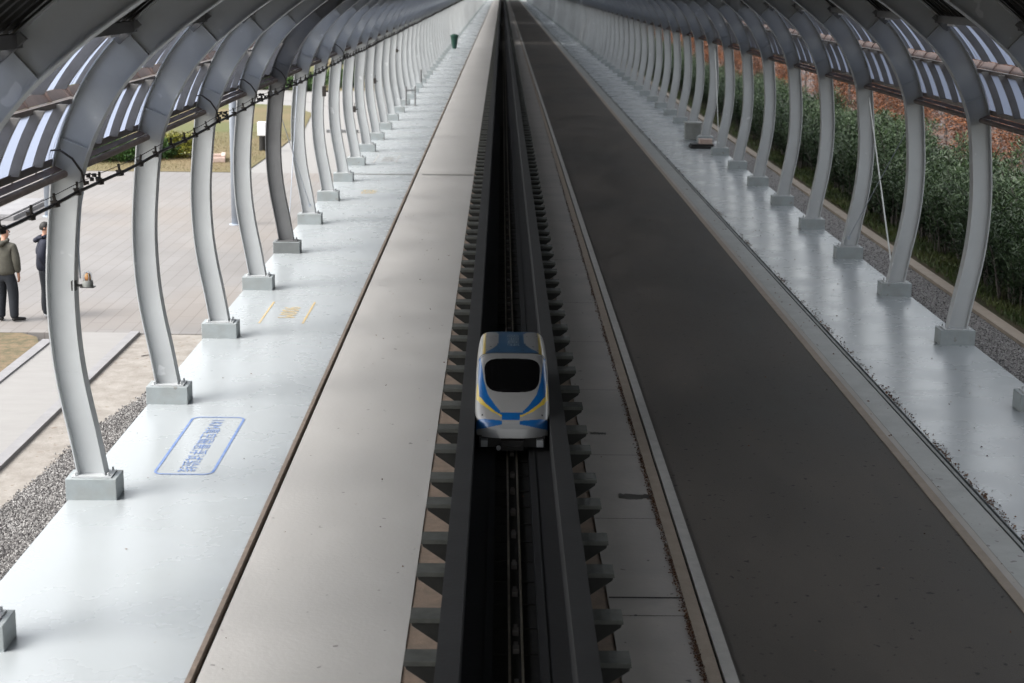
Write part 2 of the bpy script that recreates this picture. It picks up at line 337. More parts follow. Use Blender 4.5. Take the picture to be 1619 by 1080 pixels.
def make_arch(simple=False, dark=False):
    st, bl = ([m_steel, m_steel_dk], [m_block, m_block_shade]) if dark else (m_steel, m_block)
    t = thing('steel_arch', '', 'arch')
    def part(name, mb, m, bev=0):
        if dark: mb.m = [1 if sum(mb.v[i][0] for i in f)/len(f) < XC-1.5 else 0 for f in mb.f]  # left leg and foot: shade put into the colour
        mb.build(name, m, t, bevel=bev)
    w = MB(); ribbon(w, inner2, outer2, -.008, .008)
    a = MB(); ribbon(a, full, inner2, -FW, FW)
    c = MB(); ribbon(c, outer2, outer, -FW, FW)
    if simple:
        k = MB()
        for q in (w, a, c): k.add(q.v, q.f)
        part('curved_beam', k, st)
    else:
        # splice and stiffener plates
        for s in (1, -1):
            X = lambda x: x if s == 1 else 2*XC-x
            for i in (27, 37):
                (x0, z0), (x1, z1) = inner2[i], outer2[i]
                w.add([(X(x0), -.06, z0), (X(x1), -.06, z1), (X(x1), -.06, z1+.012), (X(x0), -.06, z0+.012),
                       (X(x0), -.0085, z0), (X(x1), -.0085, z1), (X(x1), -.0085, z1+.012), (X(x0), -.0085, z0+.012)],
                      [(0, 1, 2, 3), (4, 5, 6, 7), (0, 1, 5, 4), (3, 2, 6, 7)])
            for zz in (1.55, 4.62):                                    # weld seam on the web
                w.box(min(X(-5.33), X(-5.04)), max(X(-5.33), X(-5.04)), -.0105, -.0081, zz, zz+.006) if zz < 3 else None
        part('web', w, st); part('inner_flange', a, st); part('outer_flange', c, st)
    for s in (1, -1):
        x0, x1 = (-5.225, -4.61) if s == 1 else (2*XC+4.61, 2*XC+5.225)
        pb = MB(); pb.box(x0, x1, -.2, .2, -.05, .265)
        if simple: part('plinth', pb, bl)
        else:
            part('plinth', pb, bl, .008)
            bp = MB(); bx = (x0+x1)/2
            bp.box(bx-.24, bx+.24, -.15, .15, .266, .285)
            for dx in (-.2, .2):
                for dy in (-.12, .12): bp.lathe([(.014, 0), (.014, .04), (.006, .045)], 8, c=(bx+dx, dy, .285))
            part('base_plate', bp, st)
    return t
ORD = ['first', 'second', 'third', 'fourth', 'fifth', 'sixth', 'seventh', 'eighth', 'ninth', 'tenth', 'eleventh', 'twelfth', 'thirteenth', 'fourteenth',
       'fifteenth', 'sixteenth', 'seventeenth', 'eighteenth', 'nineteenth', 'twentieth']
YA0, PITCH, NA = 18.72, 4.49, 118
proto = tree_of(make_arch()); protos = tree_of(make_arch(True))
def arch_label(n):
    if n == 0: return 'grey steel arch whose left foot block is cut by the lower left picture edge'
    if n == 1: return 'grey curved steel arch carrying the warning beacon on its left leg'
    if n == 2: return 'grey curved steel arch whose left foot stands just behind the blue framed floor writing'
    if n == 5: return 'steel arch whose left leg and foot block are coloured darker as shade'
    if n < 0: return 'steel arch overhead nearest the camera, feet outside the picture' if n == -1 else 'steel arch overhead, behind the nearest visible one'
    if n < 20: return 'grey curved steel arch, the %s away from the camera' % ORD[n]
    return 'small far grey steel arch in the row merging towards the tunnel end'
G_A = 'curved steel arches over the track'
used = 0
for n in range(-3, NA-3):
    y = YA0+PITCH*(n-1)
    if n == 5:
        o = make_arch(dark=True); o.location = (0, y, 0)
    elif n == -3: o = proto[0]; o.location = (0, y, 0)
    elif n == 26: o = protos[0]; o.location = (0, y, 0)
    else: o = dup(proto if n < 26 else protos, (0, y, 0))
    o['label'] = arch_label(n); o['group'] = G_A

# longitudinal members
def both(fn):
    for s, nm in ((1, 'left'), (-1, 'right')):
        X = (lambda x: x) if s == 1 else (lambda x: 2*XC-x)
        fn(s, nm, X)
def members(s, nm, X):
    side = 'left' if s == 1 else 'right'
    b = MB(); b.tube([(X(-5.10), Y0, 3.935), (X(-5.10), Y1, 3.935)], .044, 14)
    tag(b.build('eave_tube', m_purlin, smooth=True), 'long brown round eave tube under the %s side cladding' % side, 'steel tube')
    b = MB(); b.box(min(X(-5.34), X(-5.22)), max(X(-5.34), X(-5.22)), Y0, Y1, 4.035, 4.07)
    b.box(min(X(-5.22), X(-5.212)), max(X(-5.22), X(-5.212)), Y0, Y1, 4.035, 4.12)
    tag(b.build('sill_angle', m_purlin), 'thin angle rail along the lower edge of the %s side cladding' % side, 'steel rail')
    b = MB(); b.box(min(X(-5.02), X(-4.94)), max(X(-5.02), X(-4.94)), Y0, Y1, 4.76, 4.82)
    tag(b.build('middle_purlin', m_purlin), 'dark rail between the two cladding rows on the %s side' % side, 'steel rail')
    b = MB(); b.box(min(X(-4.30), X(-4.18)), max(X(-4.30), X(-4.18)), Y0, Y1, 5.58, 5.70)
    tag(b.build('upper_purlin', m_steel_dk), 'dark steel purlin along the upper edge of the %s side cladding' % side, 'steel rail')
both(members)

# cladding: two rows of translucent strip behind deep fins, per bay
def row_curve(z0, z1, off, k=7):
    pts = [p for p in offset(half, off)]
    xs = [p[0] for p in pts]; zs = [p[1] for p in pts]; out = []
    for i in range(k):
        z = z0+(z1-z0)*i/(k-1)
        for j in range(len(zs)-1):
            if zs[j] <= z <= zs[j+1]: t = (z-zs[j])/(zs[j+1]-zs[j]); out.append((xs[j]+(xs[j+1]-xs[j])*t, z)); break
    return out
r1o, r1i, r1s = row_curve(4.10, 4.80, .40), row_curve(4.10, 4.80, .29), row_curve(4.10, 4.80, .405)
r2o, r2i, r2s = row_curve(4.97, 5.62, .50), row_curve(4.97, 5.62, .385), row_curve(4.97, 5.62, .505)
def make_bay(s, simple=False):
    t = thing('cladding_bay', '', 'cladding')
    fx = lambda c: c if s == 1 else [(2*XC-x, z) for x, z in c]
    sh, fn, fl = MB(), MB(), MB()
    L_ = PITCH-.02
    for (o_, i_, s_, nm) in ((r1o, r1i, r1s, 'lower'), (r2o, r2i, r2s, 'upper')):
        sh = MB(); c0 = fx(s_); ribbon(sh, c0, [(x+(-.006 if s == 1 else .006), z) for x, z in c0], .01, L_)
        fn = MB()
        for k in range(5):
            y = .12+k*.895
            if not simple: fn = MB()
            ribbon(fn, fx(i_), fx(o_), y, y+.05)
            ribbon(fn, fx([(a[0]*.08+b_[0]*.92, a[1]) for a, b_ in zip(i_, o_)]), fx(o_), y+.05, y+.24)   # foot of the z-shaped fin
            if not simple: fn.build('louvre_fin', m_fin, t)
        if simple:
            sh.build('translucent_sheet', m_trans, t)
            fn.build('louvre_fins', m_fin, t)
        else:
            sh.build('translucent_sheet', m_trans, t)
    if not simple:
        p = MB(); q = fx([(-5.00, 4.83), (-5.08, 4.935), (-5.09, 4.93), (-5.01, 4.825)]); p.prism(q, .01, L_)
        q = fx([(-5.12, 3.99), (-5.20, 4.03), (-5.20, 4.024), (-5.12, 3.984)]); p.prism(q, .01, L_)
        for k in range(5):
            y = .12+k*.895
            q = fx([(-4.98, 4.825), (-5.06, 4.98), (-5.12, 4.98), (-5.02, 4.825)]); p.prism(q, y, y+.02)
            q = fx([(-5.15, 4.0), (-5.205, 4.04), (-5.215, 4.02), (-5.16, 3.985)]); p.prism(q, y, y+.03)
        p.build('flashing', m_flash, t)
    return t
for s, side in ((1, 'left'), (-1, 'right')):
    pf = make_bay(s); tf = tree_of(pf); ps = None
    for n in range(-3, NA-4):
        y = YA0+PITCH*(n-1)
        if n == -3: o = pf; o.location = (0, y, 0)
        elif n < 24: o = dup(tf, (0, y, 0))
        else:
            if ps is None: ps = make_bay(s, True); ts = tree_of(ps); o = ps; o.location = (0, y, 0)
            else: o = dup(ts, (0, y, 0))
        if n < 0: o['label'] = 'cladding bay of the %s side overhead nearest the camera' % side
        elif n < 14: o['label'] = 'finned translucent cladding bay, %s side, just beyond the %s arch from the camera' % (side, ORD[n])
        else: o['label'] = 'far finned cladding bay, %s side, a thin grey sliver between arches' % side
        o['group'] = 'cladding bays of the %s side' % side
# roof
rf = thing('roof_canopy', 'dark corrugated roof sheet above the arches at the top of the picture', 'roof')
ro = [p for p in offset(full, .56) if p[1] > 5.66]; ro2 = [p for p in offset(full, .60) if p[1] > 5.66]
k = min(len(ro), len(ro2)); mid = len(ro)//2
def roofseg(y0, y1):
    b = MB(); ribbon(b, ro, ro2[:len(ro)] if len(ro2) >= len(ro) else ro, y0, y1); b.build('roof_sheet', m_roof, rf)
ro2 = [(x+(x-XC)*.006, z+.05) for x, z in ro]
gaps = [(YA0+PITCH*(g-1)+.4, YA0+PITCH*(g-1)+1.5) for g in (33, 51)]
yy = -5.0
for g0, g1 in gaps+[(Y1, Y1)]:
    if g0 > yy+.1: roofseg(yy, g0)
    yy = g1
cr = MB()                                        # corrugation ribs under the sheet
for i in range(0, 260):
    y = -4+i*.3
    ribbon(cr, [(x-(x-XC)*.008, z-.045) for x, z in ro], [(x-(x-XC)*.001, z-.003) for x, z in ro], y, y+.09)
cr.build('roof_ribs', m_roof, rf)
pc = MB()
for px_, pz_ in ((-3.3, 6.35), (-2.0, 7.12), (-.6, 7.68)):
    for X in (px_, 2*XC-px_): pc.box(X-.06, X+.06, Y0, Y1, pz_-.04, pz_+.05)
pc.build('roof_purlins', m_steel_dk, rf)
# cleats high on each arch, each with a pale bar for the daylight gap
def bracket(s):
    X = (lambda x: x) if s == 1 else (lambda x: 2*XC-x)
    t = thing('purlin_cleat', '', 'bracket'); b = MB()
    b.prism([(X(-4.36), 5.44), (X(-4.10), 5.66), (X(-4.16), 5.72), (X(-4.42), 5.50)], -.17, -.108); b.build('cleat_plate', m_steel_dk, t)
    l = MB(); l.box(min(X(-4.40), X(-4.34)), max(X(-4.40), X(-4.34)), -.62, -.20, 5.53, 5.58); l.build('daylight_bar', m_white, t)  # white bar stands in for a sliver of daylight at the roof edge
    return t
for s, side in ((1, 'left'), (-1, 'right')):
    p = bracket(s); tr = tree_of(p)
    for n in range(-1, 16):
        o = p if n == -1 else dup(tr, (0, 0, 0)); o.location = (0, YA0+PITCH*(n-1), 0)
        o['label'] = ('dark cleat with daylight bar high on the %s side, on the %s arch from camera' % (side, ORD[n])) if n >= 0 else 'dark cleat with daylight bar high on the %s side at the arch nearest the camera' % side
        o['group'] = 'cleats high on the %s side' % side

# ------------------------------------------------------------------ guideway
gw = thing('maglev_guideway', 'black concrete U shaped guideway with side brackets running down the middle', 'guideway')
TX = .19
for s in (1, -1):
    X = lambda u: TX+s*u
    b = MB(); b.prism([(X(.50), -.2), (X(.50), .5), (X(.705), .5), (X(.715), -.2)], Y0, Y1); b.build('side_wall', m_wall, gw, bevel=0)
    b = MB(); b.prism([(X(.22), -.15), (X(.22), .10), (X(.50), .10), (X(.50), -.15)], Y0, Y1)
    b.prism([(X(.285), .1005), (X(.285), .115), (X(.30), .115), (X(.30), .1005)], Y0, Y1); b.build('magnet_shelf', m_wall, gw)
    b = MB(); b.prism([(X(.05), -.02), (X(.05), .05), (X(.072), .05), (X(.072), -.02)], Y0, Y1); b.build('guide_rail', m_rail, gw)
b = MB(); b.box(TX-.22, TX+.22, Y0, Y1, -.15, -.02)
i = 0; y = 11.0
while y < 70:
    b.box(TX-.21, TX-.08, y, y+.03, -.02, -.008); b.box(TX+.08, TX+.21, y, y+.03, -.02, -.008); y += .62
b.build('track_bed', m_bed, gw)
sb = None
for i in range(46):
    y = 11.6+i*.80+random.uniform(-.28, .28)
    if sb is None:
        q = MB(); q.box(-.030, .030, -.05, .05, 0, .05); q.box(-.02, .02, .06, .2, 0, .02); sb = q.build('sensor_block', m_sens, gw)
        o = sb
    else: o = sb.copy(); C.objects.link(o); o.parent = gw
    o.location = (TX, y, -.019)
def brk(s, mb, y):
    X = lambda u: TX+s*u
    y += random.uniform(-.012, .012)
    mb.prism([(X(.7075), .42), (X(.99), .42), (X(.995), .372), (X(.7085), .372)], y-.27, y)
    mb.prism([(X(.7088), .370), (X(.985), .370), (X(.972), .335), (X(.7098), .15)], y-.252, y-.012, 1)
rest = MB(); nb = 0; y = 13.23-2.14*2
ys = []
while y < 520: ys += [y, y+.95]; y += 2.14
for y in ys:
    for s in (1, -1):
        if nb < 98: mb = MB(); brk(s, mb, y); mb.build('side_bracket', [m_brk, m_brk_shade], gw, bevel=.004); nb += 1
        else: brk(s, rest, y)
o = rest.build('far_side_brackets', [m_brk, m_brk_shade], gw); o['kind'] = 'stuff'
mb = MB()
for s in (1, -1): mb.box(min(TX+s*.7, TX+s*.99), max(TX+s*.7, TX+s*.99), 166, 166.6, .43, .46)

# ------------------------------------------------------------------ maglev vehicle
def paint(name, col, rough=.3, col2=None):
    return mat(name, col, rough, col2 or tuple(c*.93 for c in col), 4, spec=.5, coat=.4)
mv = [paint('vehicle white', (.25, .248, .245)), paint('vehicle blue', (.006, .095, .30), .3, (.005, .085, .26)), paint('vehicle gold', (.50, .36, .05)),
      mat('vehicle dark blue panel', (.03, .085, .16), .4, (.025, .07, .135), 5), mat('screw dot', (.02, .02, .025), .5),
      paint('vehicle silver bumper', (.27, .275, .28), .32), mat('seam', (.05, .055, .06), .6)]
PR = [(20.41, .28, 0), (20.435, .40, .12), (20.47, .47, .19), (20.505, .52, .25), (20.59, .59, .35), (20.84, .79, .695), (21.15, .945, 1.03), (21.58, 1.095, 1.486),
      (21.75, 1.135, 1.66), (22.2, 1.165, 2.11), (22.7, 1.17, 2.61), (23.02, 1.16, 2.93), (23.10, 1.12, 3.03), (23.12, .95, 3.2), (23.12, .7, 3.45), (23.1, .4, 3.75), (23.05, .28, 3.87)]
PS = [p[2] for p in PR]
def prof(s): return np.interp(s, PS, [p[0] for p in PR]), np.interp(s, PS, [p[1] for p in PR])
def hw(Y): return float(np.interp(Y, [20.38, 20.5, 20.8, 21.5, 22.5, 23.0, 23.1, 23.2], [.47, .487, .505, .505, .50, .49, .475, .46]))
NS, NP = 560, 180
svals = np.linspace(0, 3.87, NS); ph = np.linspace(0, math.pi, NP)
# more resolution across the top
ph = np.concatenate([np.linspace(0, .35, 26)[:-1], np.linspace(.35, math.pi-.35, 220)[:-1], np.linspace(math.pi-.35, math.pi, 27)])
NP = len(ph)
verts = np.zeros((NS, NP, 3)); zb = .27
from math import cos, sin
for i, s in enumerate(svals):
    Y, zt = prof(s)
    # smooth the profile a little
    Y = np.mean([prof(min(max(s+d, 0), 3.87))[0] for d in (-.06, -.03, 0, .03, .06)]) if .25 < s < 3.0 else Y
    zt = np.mean([prof(min(max(s+d, 0), 3.87))[1] for d in (-.06, -.03, 0, .03, .06)]) if .25 < s < 3.0 else zt
    w = hw(Y); n_ = 6.5 if s < 1.6 else 7.5
    fr = max(0, 1-s/1.0) if s < 1 else 0
    for j, a in enumerate(ph):
        c, q = math.cos(a), math.sin(a)
        u = w*math.copysign(abs(c)**(2/n_), c); zz = zb+(zt-zb)*abs(q)**(2/n_)
        back = max(0, (s-2.9)/.97)
        yy_ = Y+.16*fr*(abs(u)/w)**3.5-.14*back*(abs(u)/w)**4
        verts[i, j] = (TX+u, yy_, zz)
top_s = {}
def classify(i, j):
    s = svals[i]; x, y, z = verts[i, j]; u = x-TX; au = abs(u); Y, zt = prof(s)
    side = (z < zt-.13) and au > .44
    if s > 1.66:                               # roof section
        if side:
            return 2 if (zt-.24 < z < zt-.19) else 0
        if s > 2.97: return 5 if s > 3.05 else 0
        for (du, ds_) in ((.30, 1.95), (.22, 2.55), (.36, 2.6), (.16, 1.78), (.05, 1.76), (.16, 2.9), (.36, 1.80), (.40, 2.85)):
            if abs(au-du) < .010 and abs(s-ds_) < .012: return 4
        if .375 < au < .415: return 2
        if au < .375:
            g = float(np.interp(s, [1.66, 1.72, 1.85, 2.0, 2.15, 2.5, 2.72, 2.82, 2.88, 2.97], [.375, .36, .27, .21, .185, .18, .19, .22, .36, .375]))
            return 3 if au < g else 0
        return 0
    if s > 1.63: return 6
    if s < .27:                                # lower front
        lo = .19-.09*min(1, (au/.42))**1.3
        if s < lo: return 5
        if au < .12: return 1 if s > .235 else 5
        hi = float(np.interp(au, [.12, .25, .5], [.22, .23, .245]))
        return 1 if s < hi else 0
    if side and s > .55:
        return 0 if s > .8 else 0
    # hood: blue band outlines the white bonnet
    ui = float(np.interp(s, [.345, .36, .50, .67, .95, 1.3, 1.63], [.14, .155, .245, .33, .385, .415, .44]))
    uo = float(np.interp(s, [.27, .30, .36, .50, .67, .95, 1.3, 1.63], [.10, .13, .225, .36, .445, .462, .468, .462]))
    uy = float(np.interp(s, [.27, .30, .36, .50, .67, .95, 1.1], [.12, .17, .285, .425, .486, .487, .47]))
    for (du, ds_) in ((0, .60), (.155, .575), (.40, .30)):
        if abs(au-du) < .010 and abs(s-ds_) < .012: return 4
    if s < .345: return 1 if au < uo else (2 if au < uy else 0)
    if au < ui: return 0
    if au < uo: return 1
    if au < uy and s < 1.0: return 2
    return 0
def in_ws(i, j):
    s = svals[i]
    if not (.6 < s < 1.6): return False
    x, y, z = verts[i, j]; u = (x-TX); sc_, sh_ = 1.09, .385
    t = (s-sc_)/sh_
    w = .40-.05*(1-t)/2
    return abs(u/w)**4.5+abs(t)**3.6 < 1 and abs(u) < .44
veh = thing('maglev_vehicle', 'small white, blue and gold streamlined maglev vehicle with black windscreen on the guideway', 'maglev vehicle', (TX, 21.7, .1))
off = Vector((TX, 21.7, .1))
vl = [tuple(v) for v in (verts.reshape(-1, 3)-np.array(off))]
bf, bmi, wf = [], [], []
for i in range(NS-1):
    for j in range(NP-1):
        f = (i*NP+j, i*NP+j+1, (i+1)*NP+j+1, (i+1)*NP+j)
        if in_ws(i, j): wf.append(f)
        else: bf.append(f); bmi.append(classify(i, j))
mbv = MB(); mbv.v = vl; mbv.f = bf; mbv.m = bmi
# underside and end closing
mbv.f.append(tuple(i*NP for i in range(NS))+tuple(i*NP+NP-1 for i in range(NS-1, -1, -1))); mbv.m.append(4)
body = mbv.build('body_shell', mv, veh, smooth=True)
m_ws = mat('black windscreen', (.004, .004, .0045), .12, (.003, .003, .0035), spec=.35)
mbw = MB(); used_i = sorted({k for f in wf for k in f}); rm = {k: n for n, k in enumerate(used_i)}
mbw.v = [(vl[k][0], vl[k][1], vl[k][2]) for k in used_i]; mbw.f = [tuple(rm[k] for k in f) for f in wf]; mbw.m = [0]*len(wf)
mbw.build('windscreen', m_ws, veh, smooth=True)
ch = MB(); ch.box(-.44, .44, -1.2, 1.3, .03, .19); ch.box(-.15, .15, -1.33, -1.2, .02, .15); ch.build('chassis', m_black, veh)
m_foot = mat('grey skid', (.33, .34, .35), .5)
for sx in (-.37, .37):
    q = MB(); q.box(sx-.045, sx+.045, -1.30, -1.16, .06, .15); q.build('skid_block', m_foot, veh, bevel=.006)
q = MB(); q.lathe([(.022, 0), (.03, .01), (.03, .05)], 12); o = q.build('lamp', m_foot, veh); o.location = (-.18, -1.345, .07); o.rotation_euler = (R(90), 0, 0)
q = MB(); q.tube([(-.13, -1.34, .1), (.0, -1.36, .07), (.14, -1.34, .1)], .012); q.build('coupler', m_black, veh)

def text_mesh(body, size, align='CENTER', sp=1.0, off=0.0):
    cu = bpy.data.curves.new('txt', 'FONT'); cu.body = body; cu.size = size; cu.align_x = align; cu.align_y = 'CENTER'; cu.space_character = sp
    cu.resolution_u = 3; cu.offset = off*size
    ob = bpy.data.objects.new('txt', cu); C.objects.link(ob); bpy.context.view_layer.update()
    me = bpy.data.meshes.new_from_object(ob.evaluated_get(bpy.context.evaluated_depsgraph_get()))
    bpy.data.objects.remove(ob); return me
me = text_mesh('超导磁浮', .19); me.materials.clear(); me.materials.append(mat('faded roof lettering', (.22, .27, .30), .5))
o = link('roof_lettering', me, veh); o.location = (.0, .62, 1.0755+.008); o.rotation_euler = (0, 0, R(-90))

# ------------------------------------------------------------------ floor markings
def round_rect(x0, x1, y0, y1, r, t, z):
    def loop(d):
        pts = []
        for cx, cy, a0 in ((x1-r, y1-r, 0), (x0+r, y1-r, 90), (x0+r, y0+r, 180), (x1-r, y0+r, 270)):
            for k_ in range(9): a = R(a0+k_*90/8); pts.append((cx+(r-d)*math.cos(a), cy+(r-d)*math.sin(a), z))
        return pts
    A, B = loop(0), loop(t); n = len(A); b = MB(); b.add(A+B, [(i, (i+1) % n, n+(i+1) % n, n+i) for i in range(n)]); return b
t = thing('floor_marking', 'blue rounded frame with a column of blue writing painted on the left walkway', 'floor marking', (-4.02, 20.95, 0))
b = round_rect(-.39, .385, -1.38, 1.38, .14, .035, .005); b.build('blue_frame', m_blue, t)
me = text_mesh('1KM真空磁悬浮试验线', .25, sp=1.04); me.materials.clear(); me.materials.append(m_blue)
o = link('blue_lettering', me, t); o.rotation_euler = (0, 0, R(-90)); o.location = (.0, 0, .005)
t = thing('floor_marking', 'yellow lettering between two yellow bars painted on the walkway beside the fourth foot block', 'floor marking', (-4.0, 29.8, 0))
b = MB()
for sx in (-.41, .39): b.quad((sx-.018, -1.0, .005), (sx+.018, -1.0, .005), (sx+.018, 1.0, .005), (sx-.018, 1.0, .005))
b.build('side_bars', m_yel, t)
me = text_mesh('900M', .46); me.materials.clear(); me.materials.append(m_yel)
o = link('yellow_lettering', me, t); o.rotation_euler = (0, 0, R(-90)); o.location = (.0, 0, .005)
t = thing('floor_marking', 'faint worn yellow lettering on the walkway just before the dark cross seam', 'floor marking', (-3.95, 47.6, 0))
me = text_mesh('试验', .5); me.materials.clear(); me.materials.append(m_yel); o = link('yellow_lettering', me, t); o.rotation_euler = (0, 0, R(-90)); o.location = (0, 0, .005)
t = thing('floor_marking', 'faded grey lettering between two grey bars just beyond the dark cross seam', 'floor marking', (-4.0, 56.6, 0))
b = MB()
for sx in (-.39, .37): b.quad((sx-.025, -1.3, .005), (sx+.025, -1.3, .005), (sx+.025, 1.3, .005), (sx-.025, 1.3, .005))
b.build('side_bars', m_gry, t)
me = text_mesh('试验线', .5); me.materials.clear(); me.materials.append(m_gry); o = link('grey_lettering', me, t); o.rotation_euler = (0, 0, R(-90)); o.location = (0, 0, .005)

# ------------------------------------------------------------------ cable run along the left eave
cb = thing('cable_run', 'thin black pipe with many clamps and a wire strung along the left eave', 'cable')
ZC = 3.79; xcab = lambda y: -4.84+.05*math.sin(y*.35)*0.6
pts = [(xcab(y), y, ZC-.03*abs(math.sin((y-YA0)/PITCH*math.pi))) for y in np.arange(6, 300, 1.12)]
b = MB(); b.tube(pts, .022, 8); b.build('pipe', m_cable, cb, smooth=True)
b = MB(); b.tube([(x-.01, y, z+.095) for x, y, z in pts], .005, 5); b.build('wire', m_cable, cb)
cl = None; rest = MB()
def clampmesh(mb, x, y, z):
    mb.box(x-.035, x+.035, y-.035, y+.035, z-.035, z+.035); mb.box(x-.016, x+.008, y-.012, y+.012, z+.035, z+.12); mb.box(x-.05, x+.015, y-.02, y+.02, z+.03, z+.045)
yy = 6.2; i = 0
while yy < 290:
    x = xcab(yy); z = ZC-.03*abs(math.sin((yy-YA0)/PITCH*math.pi))
    if i < 96:
        if cl is None: mb = MB(); clampmesh(mb, 0, 0, 0); cl = mb.build('clamp', m_cable, cb); o = cl
        else: o = cl.copy(); C.objects.link(o); o.parent = cb
        o.location = (x, yy, z); o.rotation_euler = (0, random.uniform(-.25, .25), random.uniform(-.3, .3))
    else: clampmesh(rest, x, yy, z)
    yy += random.choice([.9, 1.0, 1.12]); i += 1
o = rest.build('far_clamps', m_cable, cb); o['kind'] = 'stuff'
def loop_cable(n, label, ex=1.0):
    y = YA0+PITCH*(n-1)-.12
    b = MB(); p = [(-5.28, y+.03, 4.10), (-5.22, y, 4.22), (-5.10, y-.02, 4.23), (-4.96, y-.02, 4.13), (-4.86, y-.02, 3.98), (-4.83, y, 3.82)]
    b.tube(p, .014, 6)
    for dx, dz in ((.05, .03), (.09, -.01), (.03, -.05), (.12, .04), (.16, .0)):
        b.box(-4.84+dx*ex-.02, -4.84+dx*ex+.02, y-.02, y+.02, 3.90+dz-.02, 3.90+dz+.02)
    b.tube([(-4.86, y, 3.93), (-4.77, y, 3.96), (-4.68, y, 3.90)], .008, 5)
    tag(b.build('cable_loop', m_cable, smooth=True), label, 'cable', 'black cable loops on the left arches')
for n in (1, 3, 4, 5, 8):
    loop_cable(n, 'black cable loop with small fittings at the eave of the %s arch on the left' % ORD[n])
# beacon
t = thing('warning_beacon', 'small orange glass warning beacon on a black arm fixed to the left arch leg', 'beacon', (-5.035, YA0-.06, 2.62)); t.scale = (.82, .82, .82)
b = MB(); b.box(-.03, .03, -.05, .05, -.07, .07); b.box(.03, .12, -.02, .02, -.015, .02); b.box(.10, .30, -.07, .07, -.022, -.012); b.build('arm', m_black, t)
b = MB(); b.lathe([(.075, -.011), (.078, .03), (.072, .075), (.06, .08)], 20, c=(.20, 0, 0)); b.build('base', m_box, t, smooth=False)
m_amb = mat('amber glass', (.50, .20, .08), .25, (.30, .22, .06), 30, coat=.5)
b = MB(); b.lathe([(.048, .081), (.05, .12), (.042, .16), (.02, .185), (.004, .19)], 16, c=(.20, 0, 0)); b.build('lens', m_amb, t, smooth=True)
b = MB()
for a in range(6):
    ca, sa = cos(a*math.pi/3), sin(a*math.pi/3)
    b.tube([(.20+.062*ca, .062*sa, .08), (.20+.062*ca, .062*sa, .14), (.20+.045*ca, .045*sa, .19), (.20, 0, .212)], .004, 5)
b.build('guard_cage', m_pole, t)
b = MB(); b.tube([(-4.965, YA0-.03, 2.70), (-4.97, YA0-.03, 3.1), (-4.93, YA0-.03, 3.5), (-4.87, YA0-.03, 3.78)], .009, 6)
tag(b.build('conduit', m_pole), 'thin grey conduit rising from the beacon up the arch leg', 'conduit')

# tie rods (crossed) on both sides
def tie(name, a, b_, r, label, m=m_rod):
    q = MB(); q.tube([a, b_], r, 6); q.box(b_[0]-.03, b_[0]+.03, b_[1]-.03, b_[1]+.03, b_[2]-.05, b_[2]+.03)
    tag(q.build(name, m), label, 'tie rod', 'crossed tie rods between arch legs')
yA = lambda n: YA0+PITCH*(n-1)
tie('tie_rod', (8.34, yA(5)-.1, 3.7), (8.06, yA(4)+.15, .5), .017, 'bright thin tie rod slanting between two arch legs in front of the hedge')
tie('tie_rod', (8.34, yA(4)+.1, 3.7), (8.06, yA(5)-.15, .5), .010, 'dim thin tie rod crossing behind the bright one in front of the hedge', m_pole)
tie('tie_rod', (8.34, yA(11)-.1, 3.7), (8.06, yA(10)+.15, .5), .014, 'pale tie rod between far right arch legs beside the grey cabinet')
tie('tie_rod', (-5.16, yA(5)-.1, 3.7), (-4.9, yA(6)-.15, .5), .010, 'thin grey tie rod slanting between left legs next to the dark arch', m_pole)
tie('tie_rod', (-5.16, yA(6)-.1, 3.7), (-4.9, yA(5)+.15, .5), .010, 'thin grey tie rod crossing the other one next to the dark left arch', m_pole)
# small fittings on left legs
def clampbox(n, x, z, label, s=.1):
    y = yA(n)-.14; b = MB(); b.box(x-.05, x+.05, y-.08, y+.02, z-s, z+s); b.box(x-.02, x+.12, y-.05, y-.02, z-.02, z+.02); b.tube([(x, y-.05, z+s), (x+.03, y-.05, z+s+.12)], .012, 6)
    tag(b.build('leg_fitting', m_cable), label, 'fitting', 'small fittings on the left arch legs')
clampbox(11, -4.95, 2.3, 'small dark camera box on a left arch leg high above the walkway')
clampbox(9, -4.95, 1.9, 'dark junction box halfway up a left arch leg')
clampbox(14, -4.95, 2.9, 'tiny dark fitting near the top of a far left arch leg', .08)
clampbox(7, -4.98, 3.1, 'short black hook shaped fitting hanging below the eave on the left', .14)

# posts, bin, cabinet, trolley
t = thing('barrier', 'pair of short grey posts with a crossbar standing on the left walkway', 'barrier', (-4.5, 81.2, 0))
for dx in (-.28, .18):
    b = MB(); b.tube([(dx, 0, 0), (dx, 0, .95)], .04, 8); b.lathe([(.11, 0), (.11, .03), (.04, .05)], 10, c=(dx, 0, 0)); b.build('post', m_steel_dk, t)
b = MB(); b.box(-.28, .18, -.015, .015, .72, .80); b.build('crossbar', m_steel_dk, t)
t = thing('barrier_post', 'single short dark post on the far left walkway', 'post', (-4.75, 96, 0)); b = MB(); b.tube([(0, 0, 0), (0, 0, 1)], .05, 8); b.lathe([(.14, 0), (.14, .04), (.05, .06)], 10); b.build('pole', m_steel_dk, t)
t = thing('litter_bin', 'dark green bin standing at the far left edge of the walkway', 'bin', (-4.35, 150, 0))
b = MB(); b.lathe([(.16, 0), (.2, .05), (.36, 1.1), (.40, 1.12), (.40, 1.22), (.3, 1.24)], 14); b.build('bin_body', m_green, t)
b = MB(); b.lathe([(.30, 1.245), (.28, 1.30), (.1, 1.33)], 14); b.build('lid', m_green, t)
t = thing('equipment_cabinet', 'grey slatted cabinet with pale lid beside the right arch legs', 'cabinet', (7.72, 64.7, 0))
b = MB(); b.box(-.30, .30, -.25, .25, .04, .66)
